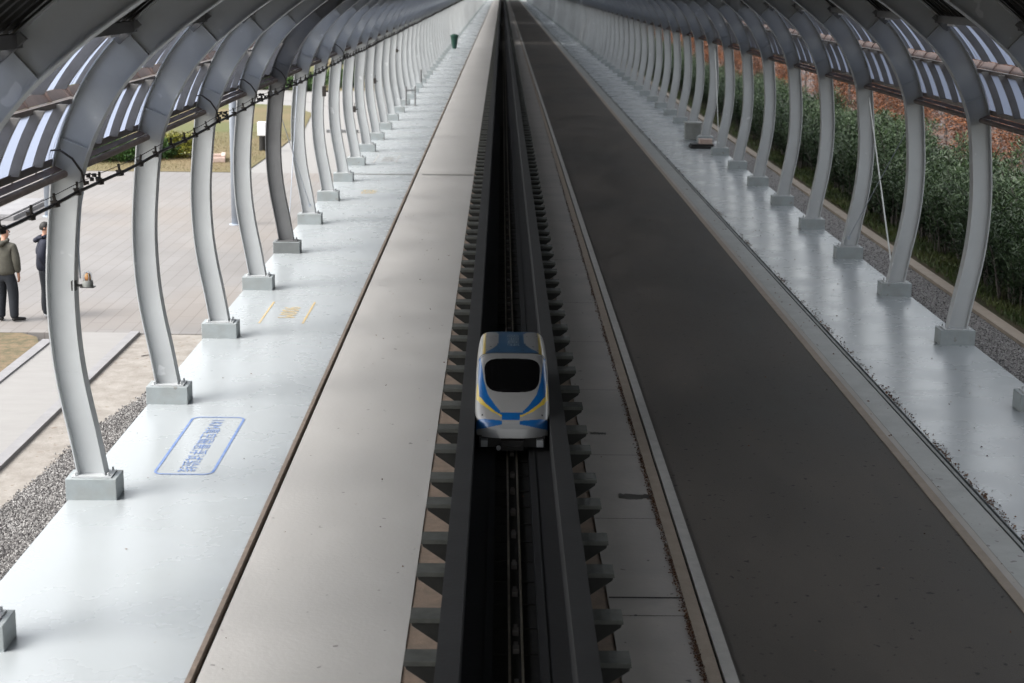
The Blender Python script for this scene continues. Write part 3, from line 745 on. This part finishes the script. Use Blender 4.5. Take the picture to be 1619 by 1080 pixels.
for k_ in range(5): b.box(-.31, .31, -.262, -.2505, .1+k_*.11, .17+k_*.11)
b.build('cabinet_body', m_box, t); b = MB(); b.box(-.35, .35, -.3, .3, .66, .73); b.build('lid', m_band, t, bevel=.01)
t = thing('black_mat', 'black folded mat lying on the right walkway in front of the grey cabinet', 'mat', (7.74, 61.6, 0))
b = MB(); b.box(-.48, .48, -.35, .35, .0, .1); b.box(-.44, .42, -.3, .3, .1, .17); b.build('mat_layers', m_black, t, bevel=.02)
t = thing('cardboard_box', 'small brown open box lying on the black mat', 'box', (7.86, 61.6, .171))
b = MB(); b.box(-.24, .24, -.2, .2, 0, .16); b.box(-.26, .26, -.22, .22, .16, .175); b.build('carton', m_wood, t)
t = thing('white_container', 'small pale container lying beside the box on the black mat', 'container', (8.25, 61.7, .0))
b = MB(); b.lathe([(.1, 0), (.11, .02), (.11, .18), (.05, .22), (.05, .26)], 12); b.build('bottle', m_white, t)

# ------------------------------------------------------------------ plaza furniture
def lamp_post(x, y, label):
    t = thing('lamp_post', label, 'lamp post', (x, y, -.012), group='lamp posts on the plaza')
    b = MB(); b.tube([(0, 0, 0), (0, 0, 7.5)], [.105, .075], 14); b.build('pole', m_pole, t, smooth=True)
    b = MB(); b.lathe([(.17, 0), (.17, .02), (.11, .03)], 16); b.build('base_plate', m_pole, t)
    b = MB(); b.tube([(0, 0, 7.5), (-.5, 0, 7.9), (-1.3, 0, 8.0)], .04, 8); b.build('arm', m_pole, t)
    b = MB(); b.box(-1.9, -1.2, -.12, .12, 7.95, 8.05); b.build('lamp_head', m_box, t, bevel=.02)
lamp_post(-6.80, 40.9, 'bluish grey lamp post on the plaza, seen between the third and fourth left arch legs')
lamp_post(-11.9, 42.0, 'bluish grey lamp post at the far left of the plaza, behind the people')
b = MB(); b.box(-13.4, -12.6, 41.2, 44.6, -.01, .10); b.box(-13.3, -12.7, 41.3, 44.5, .10, .13)
tag(b.build('stone_bench', m_kerb), 'low dark grey stone slab at the left edge of the plaza', 'bench')
t = thing('bollard_light', 'white topped black bollard light on the lawn beside the pale path', 'bollard', (-8.75, 59.0, 0))
b = MB(); b.lathe([(.13, 0), (.12, .3), (.12, .55)], 14); b.build('post', m_black, t, smooth=False)
b = MB(); b.box(-.16, .16, -.16, .16, .55, 1.05); b.build('lamp_head', m_white, t, bevel=.02)
t = thing('timber_frame', 'broken pink wooden frame lying on the dry lawn', 'wooden frame', (-10.05, 55.6, 0), .15)
b = MB(); b.box(-.5, .5, -.75, -.6, 0, .16); b.box(-.5, .5, .5, .65, 0, .16); b.build('long_board', m_wood, t, bevel=.01)
b = MB(); b.box(.36, .5, -.6, .55, 0, .22); b.box(-.5, -.4, -.6, .3, 0, .12); b.box(-.2, .1, -.3, .2, 0, .05); b.build('cross_board', m_wood, t)
t = thing('dry_branch', 'thin dark fallen branch lying on the sandy strip beside the kerb', 'branch', (-5.75, 26.3, -.03))
b = MB(); b.tube([(-.25, -.1, .01), (0, 0, .03), (.22, .02, .02)], [.008, .012, .006], 5); b.tube([(0, 0, .03), (.1, .15, .02)], .006, 5); b.build('twig', m_bark, t)
b = MB(); b.box(-7.2, -5.9, 66.4, 66.7, -.02, .10); tag(b.build('low_rail', m_steel_dk), 'low dark rail crossing the pale path behind the left arch legs', 'rail')
t = thing('yellow_sign', 'small yellow sign on a dark post beyond the left arch legs', 'sign', (-7.4, 92, 0))
b = MB(); b.tube([(0, 0, 0), (0, 0, 1.3)], .05, 8); b.build('post', m_steel_dk, t); b = MB(); b.box(-.22, .22, -.03, .0, 1.3, 2.0); b.build('sign_plate', m_yel, t)

# ------------------------------------------------------------------ foliage
def leaf_mesh(name, P, D, L_, Wd, m, tone, bend=.25):
    """P centres, D directions: one kite-shaped leaf (two triangles, folded) each"""
    n = len(P); r = rng.normal(size=(n, 3)); side = np.cross(D, r); side /= np.linalg.norm(side, axis=1)[:, None]+1e-9
    nrm = np.cross(D, side); Lr = L_*rng.uniform(.7, 1.25, n)[:, None]; Wr = Wd*rng.uniform(.7, 1.25, n)[:, None]
    a = P; c = P+D*Lr-nrm*Lr*bend*.4; m1 = P+D*Lr*.5+nrm*Wr*.3
    v = np.stack([a, m1+side*Wr*.5, c, m1-side*Wr*.5], 1).reshape(-1, 3)
    me = bpy.data.meshes.new(name); f = np.arange(4*n).reshape(n, 4)
    me.vertices.add(4*n); me.vertices.foreach_set('co', v.ravel()); me.loops.add(4*n); me.loops.foreach_set('vertex_index', f.ravel())
    me.polygons.add(n); me.polygons.foreach_set('loop_start', np.arange(n)*4); me.materials.append(m); me.update(calc_edges=True)
    at = me.attributes.new('tone', 'FLOAT', 'FACE'); at.data.foreach_set('value', np.clip(tone, 0, 1)); return me
def unit(v): return v/(np.linalg.norm(v, axis=-1, keepdims=True)+1e-9)

def oleander(h, seed):
    rg = np.random.default_rng(seed); P, D, T = [], [], []; stems = []
    for k_ in range(34):
        a = rg.uniform(0, 2*math.pi); lean = rg.uniform(.05, .42); hh = h*rg.uniform(.55, 1.0)
        base = np.array([math.cos(a), math.sin(a), 0])*rg.uniform(0, .25)
        tip = base+np.array([math.cos(a)*lean*hh, math.sin(a)*lean*hh, hh]); midp = (base+tip)/2+np.array([math.cos(a), math.sin(a), 0])*-.08
        stems.append([base, midp, tip]); st = rg.uniform(-.15, .15)
        n = int(190*hh/2.5)
        ts = np.sqrt(rg.uniform(.04, 1, n)); ts.sort()
        for tt in ts:
            q = (1-tt)**2*base+2*(1-tt)*tt*midp+tt*tt*tip+rg.normal(size=3)*.07
            aa = rg.uniform(0, 2*math.pi); d = np.array([math.cos(aa), math.sin(aa), rg.uniform(.2, 1.5)])
            P.append(q); D.append(d); T.append(.25+.5*tt+st+rg.uniform(-.2, .2))
    return np.array(P), unit(np.array(D)), np.array(T), stems
def shrub_tree(name, label, cat, m, h, seed, LW, group, kind):
    P, D, T, stems = oleander(h, seed)
    t = thing(name, label, cat, group=group)
    o = link('foliage', leaf_mesh('foliage', P, D, LW[0], LW[1], m, T), t)
    b = MB()
    for s_ in stems[::3]: b.tube([Vector(p) for p in s_], [.018, .012, .005], 4)
    b.build('stems', m_bark, t); return t
GH = 'oleander bushes of the hedge on the right'
HL = ['tall dark green oleander bush in the right hedge', 'mid height oleander bush with paler shoot tips in the right hedge', 'lower bushy oleander in the right hedge front']
hp = [tree_of(shrub_tree('oleander_bush', HL[k_], 'bush', m_ole, h, 40+k_, (.135, .027), GH, 0)) for k_, h in enumerate((2.25, 1.95, 1.65))]
first = [True]*3; y = 17.5; row = 0
while y < 150:
    for r_, xx in enumerate((10.55, 11.35, 12.2)):
        k_ = (0 if random.random() < .5 else 1) if r_ else random.choice((1, 2, 2))
        if r_ == 2 and y > 80: continue
        loc = (xx+random.uniform(-.25, .25), y+random.uniform(-.35, .35), -.03); sc_ = random.uniform(.78, 1.12)
        if first[k_]: o = hp[k_][0]; first[k_] = False; o.location = loc; o.rotation_euler = (0, 0, random.uniform(0, 6)); o.scale = (sc_*1.1,)*2+(sc_,)
        else: o = dup(hp[k_], loc, None, random.uniform(0, 6.28), (sc_*1.1, sc_*1.1, sc_))
    y += random.uniform(.95, 1.25)*(1 if y < 60 else 1.5)
# autumn saplings behind the hedge
def sapling(h, seed, bark):
    rg = np.random.default_rng(seed); P, D, T = [], [], []; br = []
    nb_ = 46
    for k_ in range(nb_):
        z = h*(.14+.84*(k_/nb_)); a = k_*2.4+rg.uniform(-.4, .4); ln = (1-.75*z/h)*h*.27*rg.uniform(.6, 1.15)
        p0 = np.array([0, 0, z]); d = np.array([math.cos(a), math.sin(a), rg.uniform(.25, .6)]); p1 = p0+d*ln
        br.append((p0, p1)); n = int(46*ln/.8)+14
        n = int(n*1.5); tt = rg.uniform(.15, 1.0, n); q = p0+(p1-p0)*tt[:, None]+rg.normal(size=(n, 3))*np.array([.11, .11, .09])
        P.append(q); D.append(rg.normal(size=(n, 3))*.6+d+np.array([0, 0, -.5])); T.append(.5+rg.uniform(-.3, .3)+rg.uniform(-.25, .25, n))
    return np.concatenate(P), unit(np.concatenate(D)), np.concatenate(T), br
def sap_thing(label, h, seed, m, bark, group):
    P, D, T, br = sapling(h, seed, bark); t = thing('autumn_tree', label, 'tree', group=group)
    link('crown', leaf_mesh('crown', P, D, .10, .032, m, T), t)
    b = MB(); b.tube([(0, 0, -.1), (.03, 0, h*.5), (0, .02, h)], [.065, .045, .010], 6)
    for p0, p1 in br: b.tube([Vector(p0), Vector(p1)], [.012, .004], 3)
    b.build('trunk', bark, t); return t
def gap_words(x, y):
    n = int((y*8.1/x-YA0)/PITCH)+1
    if n < 2: return 'nearer than the third right arch leg'
    return 'seen between the %s and %s right arch legs' % (ORD[n], ORD[n+1]) if n < 19 else 'seen past the far right arch legs'
for o in list(C.objects):
    if o.name.startswith('oleander_bush'):
        i_ = HL.index(o['label']); x_, y_ = o.location.x, o.location.y
        row_ = 'front' if x_ < 10.9 else 'middle' if x_ < 11.75 else 'back'
        o['label'] = '%s oleander bush in the %s row, %s' % (('tall', 'middling', 'low')[i_], row_, gap_words(x_, y_))
GO = 'autumn trees behind the hedge'
so = [tree_of(sap_thing('rust orange autumn tree behind the right hedge', 5.2, 3, m_orange, m_bark, GO)),
      tree_of(sap_thing('slimmer brown orange autumn tree behind the right hedge', 4.2, 5, m_orange, m_bark, GO)),
      tree_of(sap_thing('short red brown autumn sapling behind the right hedge', 2.8, 9, m_orange, m_bark, GO))]
fs = [True]*3
for gy in range(19, 170, 3):
    for gx in (13.4, 15.4, 17.8, 21, 26):
        if gy > 100 and gx > 20: continue
        if random.random() < .36: continue
        k_ = random.choice((0, 1, 2, 2)) if gx < 18 else random.choice((0, 0, 1, 2))
        loc = (gx+random.uniform(-.8, .8), gy+random.uniform(-1.2, 1.2), -.05); sc_ = random.uniform(.8, 1.15)
        if fs[k_]: o = so[k_][0]; fs[k_] = False; o.location = loc; o.scale = (sc_,)*3
        else: dup(so[k_], loc, None, random.uniform(0, 6.28), (sc_, sc_, sc_))
for o in list(C.objects):
    if o.name.startswith('autumn_tree'):
        k_ = 'tall rust orange' if 'rust' in o['label'] else 'slim brown orange' if 'slimmer' in o['label'] else 'short red brown'
        o['label'] = '%s %s autumn tree %s' % ('nearer' if o.location.x < 16.5 else 'farther', k_, gap_words(o.location.x, o.location.y))
t = thing('whitewashed_tree', 'slim tree with a whitewashed trunk at the right picture edge behind the hedge', 'tree', (13.3, 38.0, -.05))
b = MB(); b.tube([(0, 0, -.1), (.04, 0, 2), (.0, .02, 4.6)], [.10, .085, .05], 10); b.build('trunk', m_wbark, t, smooth=True)
P, D, T, br = sapling(3.2, 21, None); P[:, 2] += 2.9; link('crown', leaf_mesh('crown', P, D, .15, .05, m_orange, T), t)
b = MB()
for p0, p1 in br[6:]: b.tube([Vector(p0)+Vector((0, 0, 2.9)), Vector(p1)+Vector((0, 0, 2.9))], [.012, .004], 3)
b.build('branches', m_bark, t)
# broadleaf shrubs and trees on the left
def blob(rx, ry, rz, n, seed, z0=0):
    rg = np.random.default_rng(seed); cl_ = rg.normal(size=(26, 3)); cl_ = unit(cl_)*rg.uniform(.35, .85, (26, 1)); P, T = [], []
    for c_ in cl_:
        k_ = n//26; q = c_+rg.normal(size=(k_, 3))*.2; P.append(q); T.append(np.full(k_, .5+rg.uniform(-.25, .25))+rg.uniform(-.2, .2, k_)+c_[2]*.15)
    P = np.concatenate(P); T = np.concatenate(T); D = unit(P*.8+rg.normal(size=P.shape)*.6+np.array([0, 0, .4]))
    P = P*np.array([rx, ry, rz]); P[:, 2] = np.abs(P[:, 2]+rz*.9)+z0; return P, D, T
def bush(name, label, m, loc, r, h, seed, n=5200, lw=(.11, .055), group=None):
    t = thing(name, label, 'bush', loc, 0, group); P, D, T = blob(r, r, h/2, n, seed)
    link('foliage', leaf_mesh('foliage', P, D, lw[0], lw[1], m, T), t); b = MB()
    for k_ in range(7): a = k_*.9; b.tube([(0, 0, -.05), (r*.3*cos(a), r*.3*sin(a), h*.35), (r*.6*cos(a), r*.6*sin(a), h*.7)], [.025, .015, .006], 4)
    b.build('stems', m_bark, t); return t
GS = 'low bushes along the lawn edge'
bush('green_bush', 'bright green low bush at the far left of the lawn, nearest the picture edge', m_shrub, (-14.1, 55.0, 0), .9, .8, 1, group=GS)
bush('green_bush', 'bright green low bush touching the second left arch leg', m_shrub, (-12.9, 55.2, 0), .85, .75, 2, group=GS)
bush('green_bush', 'green low bush partly hidden by the second left arch leg', m_shrub, (-12.1, 56.2, 0), .8, .7, 4, group=GS)
bush('yellow_bush', 'yellow green round bush on the dry lawn under the eave tube', m_yshrub, (-11.3, 56.6, 0), .75, .85, 3)
def tree(label, loc, h, r, seed, m, group):
    t = thing('leafy_tree', label, 'tree', loc, 0, group); P, D, T = blob(r, r, r*.9, 9000, seed, h-2*r*.9)
    link('crown', leaf_mesh('crown', P, D, .22, .11, m, T), t); b = MB()
    b.tube([(0, 0, -.1), (.1, 0, h*.35), (.05, .1, h*.6)], [.18, .13, .07], 8)
    for k_ in range(8): a = k_*.8; b.tube([(.08, 0, h*.4), (r*.4*cos(a), r*.4*sin(a), h*.6), (r*.75*cos(a), r*.75*sin(a), h*.78)], [.07, .045, .012], 5)
    b.build('trunk', m_bark, t); return t
GT = 'dark leafy trees beyond the left arches'
i = 0; protoT = None
for (x, y, h) in [(-12.5, 94, 3.4), (-9.2, 101, 3.2), (-13.5, 104, 4.2), (-10.5, 110, 3.8), (-8.6, 118, 3.4), (-12, 121, 4.6), (-9.5, 130, 4), (-8.3, 140, 3.6), (-12, 142, 4.8), (-9, 152, 4), (-9, 165, 4.2), (-10, 180, 4.6), (-9, 200, 4.4),
                  (-17, 96, 5), (-20, 110, 5.5), (-18, 130, 5.5), (-24, 88, 6), (-28, 100, 6), (-32, 80, 6), (-34, 92, 6.5)]:
    if protoT is None: tt_ = tree('dark leafy small tree beyond the left arch legs', (x, y, 0), 3.4, 1.25, 77, m_dkleaf, GT); protoT = tree_of(tt_)
    else: s_ = h/3.4; dup(protoT, (x, y, 0), None, random.uniform(0, 6), (s_, s_, s_))
for i_ in range(34):                          # woods along both sides of the far tunnel
    for x in ((-8.6, -12.5) if i_ > 7 else ())+((12.0, 15.5) if i_ > 0 else ()):
        s_ = random.uniform(1.1, 1.5); o = dup(protoT, (x+random.uniform(-.5, .5), 150+i_*8+random.uniform(-1.5, 1.5), 0), None, random.uniform(0, 6), (s_, s_, s_))
        o['label'] = 'far dark leafy tree barely seen between the crowded %s arch legs' % ('left' if x < 0 else 'right')
bp_ = tree_of(bush('green_bush', 'low mid green bush on the grass beyond the pale path', m_shrub, (-11.0, 91.5, 0), 1.1, 1.0, 12, group='low bushes beyond the pale path'))
for x, y in ((-12.6, 92.3), (-9.1, 95.5), (-8.2, 103), (-14.2, 93), (-8.0, 110), (-10.3, 98)): dup(bp_, (x, y, 0), None, random.uniform(0, 6), (random.uniform(.8, 1.2),)*3)

# weeds on the right verge, leaf litter: uncountable stuff
def tufts(name, boxes, dens, L_, W_, m, label, seed, up=1.0, flat=False):
    rg = np.random.default_rng(seed); P, T = [], []
    for (x0, x1, y0, y1, z, dn) in boxes:
        n = int((x1-x0)*(y1-y0)*dens*dn); c_ = np.stack([rg.uniform(x0, x1, n), rg.uniform(y0, y1, n), np.full(n, z)], 1)
        P.append(c_); T.append(.5+.35*np.sin(c_[:, 1]*1.7+c_[:, 0]*2.1)*np.sin(c_[:, 1]*.37)+rg.uniform(-.2, .2, n))
    P = np.concatenate(P); D = rg.normal(size=P.shape); D[:, 2] = np.abs(D[:, 2])*.1 if flat else up+np.abs(D[:, 2]); D = unit(D)
    o = link(name, leaf_mesh(name, P, D, L_, W_, m, np.concatenate(T))); return tag(o, label, 'plants', kind='stuff')
tufts('verge_grass', [(9.7, 11.2, 18, 60, -.03, 1), (9.7, 11.2, 60, 130, -.03, .35)], 330, .16, .022, m_weed, 'green grass and weeds between the right kerb and the hedge', 5, 1.2)
tufts('lawn_grass', [(-15, -8.4, 52.4, 66, 0, 1)], 120, .07, .012, leafmat('dry grass', (.09, .085, .022), (.15, .115, .05), (.20, .155, .08)), 'short dry grass of the lawn', 6, 1.2)
def litter(name, fn, n, seed, label, size=.05):
    rg = np.random.default_rng(seed); P = np.array([fn(rg) for _ in range(n)]); D = rg.normal(size=P.shape); D[:, 2] = np.abs(D[:, 2])*.25
    return tag(link(name, leaf_mesh(name, P, unit(D), size, size*.5, m_litterl, rg.uniform(0, 1, n))), label, 'leaves', kind='stuff')
def f1(rg):
    while True:
        y = 11+rg.exponential(14); 
        dn = .5+.5*math.sin(y*2.3)*math.sin(y*.9+1)
        if y < 60 and rg.uniform() < dn+.15: return (1.925-abs(rg.normal())*.024, y, .006)
litter('leaf_litter', f1, 4200, 1, 'line of brown fallen leaves against the tan kerb beside the guideway', .026)
def f2(rg):
    while True:
        y = 14+rg.exponential(12)
        if rg.uniform() < .12+max(0, math.sin(y*1.9)*math.sin(y*.61+.4))**2: return (6.035+rg.exponential()*.035, y, .006)
litter('leaf_litter', f2, 1100, 2, 'line of brown fallen leaves along the right drain slot', .04)
litter('scattered_leaves', lambda rg: (rg.uniform(6.1, 8.3) if rg.uniform() < .6 else rg.uniform(5.5, 5.9), rg.uniform(14, 50), .006), 150, 3, 'a few scattered leaves on the right walkway', .04)
litter('scattered_leaves', lambda rg: (rg.uniform(-5.1, 5.3), rg.uniform(12, 45), .006) , 170, 4, 'a few scattered specks and leaves on the road and left walkway', .035)
# loose stones
def stones(name, fn, n, seed, label, m):
    rg = np.random.default_rng(seed); V, F = [], []; b = MB()
    base = np.array([(1, 0, 0), (-1, 0, 0), (0, 1, 0), (0, -1, 0), (0, 0, 1), (0, 0, -1)], float)
    fc = [(0, 2, 4), (2, 1, 4), (1, 3, 4), (3, 0, 4), (2, 0, 5), (1, 2, 5), (3, 1, 5), (0, 3, 5)]
    for k_ in range(n):
        p = np.array(fn(rg)); s_ = rg.uniform(.008, .019)
        v = base*rg.uniform(.6, 1.3, (6, 3))*s_+rg.normal(size=(6, 3))*s_*.2+p; b.add(v.tolist(), fc, int(rg.integers(0, 3)))
    o = b.build(name, m); return tag(o, label, 'gravel', kind='stuff')
ms = [mat('stone light', (.34, .33, .32), .9), mat('stone mid', (.20, .19, .185), .9), mat('stone dark', (.085, .08, .08), .9)]
def fl(rg):
    while True:
        y = rg.uniform(15, 24.5); x = rg.uniform(-6.05, -5.21)
        lim = np.interp(y, [14, 17.5, 19.5, 21.5, 23.2, 24.5], [-6.0, -5.98, -5.82, -5.72, -5.45, -5.25])+rg.normal()*.04
        if x > lim: return (x, y, -.016)
stones('gravel_stones', fl, 14000, 1, 'loose grey gravel stones beside the left walkway', ms)
stones('gravel_stones', lambda rg: (rg.uniform(8.42, 9.28), 24+rg.exponential(10), -.045), 8000, 2, 'loose grey gravel stones beside the right walkway', ms)

# ------------------------------------------------------------------ people
def skin_mesh(nodes, edges, sub=2, root=0):
    me = bpy.data.meshes.new('sk'); me.from_pydata([n[:3] for n in nodes], edges, [])
    ob = bpy.data.objects.new('sk', me); C.objects.link(ob)
    md = ob.modifiers.new('s', 'SKIN'); md.use_smooth_shade = True; md.branch_smoothing = .4
    for i, n in enumerate(nodes):
        r = n[3]; rr = r if isinstance(r, tuple) else (r, r)
        me.skin_vertices[0].data[i].radius = rr; me.skin_vertices[0].data[i].use_root = (i == root)
    md2 = ob.modifiers.new('u', 'SUBSURF'); md2.levels = sub; md2.render_levels = sub
    bpy.context.view_layer.update()
    out = bpy.data.meshes.new_from_object(ob.evaluated_get(bpy.context.evaluated_depsgraph_get()))
    bpy.data.objects.remove(ob); out.polygons.foreach_set('use_smooth', [True]*len(out.polygons)); return out
def person(loc, rz, label, jm, tm, sm, head_yaw, pocket, shoe_out, lean=0):
    t = thing('person', label, 'person', loc, rz)
    L = []; E = []
    def add(p, r, par=None):
        L.append((*p, r)); i = len(L)-1
        if par is not None: E.append((par, i))
        return i
    def ln(p): return (p[0], p[1]+lean*max(0, p[2]-.9), p[2])
    pel = add((0, 0, .94), .115); sp_ = add(ln((0, 0, 1.12)), .105, pel); che = add(ln((0, -.01, 1.34)), .115, sp_); nb0 = add(ln((0, 0, 1.46)), .065, che)
    nk = add(ln((0, .015, 1.53)), .052, nb0); hy = math.sin(head_yaw); hx = math.cos(head_yaw)
    F = lambda a, s, z: ln((a*hy+s*hx, .03+a*hx-s*hy, z))       # a = forward, s = sideways, in head frame
    jaw = add(F(.015, 0, 1.585), .072, nk); hd = add(F(0, 0, 1.655), .084, jaw); cr_ = add(F(-.005, 0, 1.715), .062, hd)
    hand_nodes = []; arms = {}
    for s in (-1, 1):
        sh = add(ln((s*.17, -.005, 1.41)), .055, che)
        if pocket: el = (s*.27, -.09, 1.16); wr = (s*.19, .06, .96); ha = (s*.165, .10, .90)
        else: el = (s*.245, -.03, 1.13); wr = (s*.235, .03, .90); ha = (s*.23, .045, .82)
        e = add(ln(el), .042, sh); w = add(ln(wr), .030, e); h = add(ln(ha), (.020, .035), w)
        d = Vector(ha)-Vector(wr); d.normalize(); sd_ = Vector((0, 1, 0)) if abs(d.y) < .7 else Vector((0, 0, 1)); arms[s] = (el, wr)
        for fi, (o_, l_) in enumerate(((-.028, .055), (-.010, .068), (.009, .075), (.027, .068))):
            b0 = Vector(ha)+sd_*o_+d*.03; b1 = b0+d*l_*.55; b2 = b1+d*l_*.4+Vector((-s*.02, 0, 0))
            i0 = add(ln(b0), .009, h); i1 = add(ln(b1), .0085, i0); add(ln(b2), .008, i1)
        t0 = Vector(ha)+sd_*.035; t1 = t0+sd_*.02+d*.03; i0 = add(ln(t0), .010, h); add(ln(t1), .009, i0)
        hp_ = add((s*.095, 0, .88), .088, pel); kn = add((s*.11, .02, .49), .055, hp_); an = add((s*.125, -.02, .09), .038, kn); add((s*.127+s*shoe_out*.01, .05, .05), .022, an)
    me = skin_mesh(L, E); me.materials.append(m_skin); link('body', me, t)
    # jacket
    L.clear(); E.clear()
    a0 = add((0, 0, .83), (.205, .165)); a1 = add(ln((0, -.005, 1.0)), (.215, .17), a0); a2 = add(ln((0, -.01, 1.2)), (.205, .165), a1); a3 = add(ln((0, -.015, 1.36)), (.20, .15), a2); a4 = add(ln((0, -.005, 1.475)), (.09, .085), a3)
    for s in (-1, 1):
        el, wr = arms[s]; q0 = add(ln((s*.185, -.01, 1.40)), .088, a3); q1 = add(ln(el), .077, q0); q2 = add(ln(wr), .056, q1)
    me = skin_mesh(L, E); me.materials.append(jm); link('jacket', me, t)
    b = MB(); b.tube([ln((.09*cos(a), -.035+.075*sin(a), 1.50+.02*sin(a))) for a in np.linspace(0, 2*math.pi, 14)], .034, 8, cap=False); b.tube([ln((-.06, -.12, 1.47)), ln((0, -.15, 1.44)), ln((.06, -.12, 1.47))], [.03, .05, .03], 8)
    b.build('hood', jm, t, smooth=True)
    L.clear(); E.clear()
    a0 = add((0, 0, .97), (.155, .12)); a1 = add((0, 0, .89), (.165, .125), a0)
    for s in (-1, 1):
        q0 = add((s*.105, 0, .80), .122, a1); q1 = add((s*.12, .02, .50), .102, q0); q2 = add((s*.13, -.01, .24), .090, q1); add((s*.132, -.01, .055), .080, q2)
    me = skin_mesh(L, E); me.materials.append(tm); link('trousers', me, t)
    for s in (-1, 1):
        o_ = s*shoe_out*.5
        me = skin_mesh([(s*.125, -.07, .05, (.045, .045)), (s*.127, -.0, .055, (.05, .05)), (s*.13+o_*.12, .08, .04, (.045, .036)), (s*.13+o_*.22, .17, .03, (.036, .026))], [(0, 1), (1, 2), (2, 3)])
        me.materials.append(sm); link('shoe', me, t)
    # hair cap, ears and face
    b = MB(); rings = []
    hc = Vector(F(-.012, 0, 1.675))
    for i in range(8):
        th = math.pi*.5*i/7; zr = math.cos(th)
        rings.append([hc+Vector((0, 0, .098*zr)) for _ in range(16)] if i == 0 else [])
    vs = []; 
    for i in range(9):
        th = R(112)*i/8
        for k_ in range(18):
            a = 2*math.pi*k_/18; f_ = math.cos(a); cut = 1 if f_ < .35 else .62
            th2 = th*cut; rr = math.sin(th2); fw_, sd2 = rr*.098*math.cos(a), rr*.084*math.sin(a)
            vs.append(hc+Vector((fw_*hy+sd2*hx, fw_*hx-sd2*hy, .108*math.cos(th2))))
    b.add(vs, [(i*18+k_, i*18+(k_+1) % 18, (i+1)*18+(k_+1) % 18, (i+1)*18+k_) for i in range(8) for k_ in range(18)]); b.build('hair', m_hair, t, smooth=True)
    b = MB(); b.tube([F(.075, 0, 1.675), F(.098, 0, 1.645), F(.082, 0, 1.63)], [.010, .014, .012], 6)
    for s in (-1, 1): b.tube([F(-.005, s*.082, 1.675), F(-.012, s*.095, 1.66), F(-.003, s*.083, 1.63)], [.012, .014, .010], 6)
    b.build('nose_and_ears', m_skin, t, smooth=True)
    b = MB()
    for s in (-1, 1): b.box(*[v for pair in zip([F(.078, s*.03, 0)[0]-.009, F(.078, s*.03, 0)[1]-.009], [F(.078, s*.03, 0)[0]+.009, F(.078, s*.03, 0)[1]+.009]) for v in pair], 1.668, 1.678)
    b.build('eyes', m_hair, t)
    b = MB(); c_ = F(.080, 0, 0); b.box(c_[0]-.018, c_[0]+.018, c_[1]-.008, c_[1]+.008, 1.598, 1.606); b.build('mouth', mat('lips', (.35, .14, .12), .5), t)
    return t
person((-9.02, 28.85, -.012), R(-12), 'person in khaki grey hooded jacket and black trousers standing on the plaza, seen from behind', m_khaki, m_trou, m_black, R(60), False, 1.2)
m_snk = mat('white sneaker', (.6, .6, .62), .6)
p2 = person((-8.43, 29.3, -.012), R(-70), 'person in dark navy jacket half hidden by the beacon arch leg, hands in front', m_navy, m_trou, m_snk, R(10), True, .3, .02)
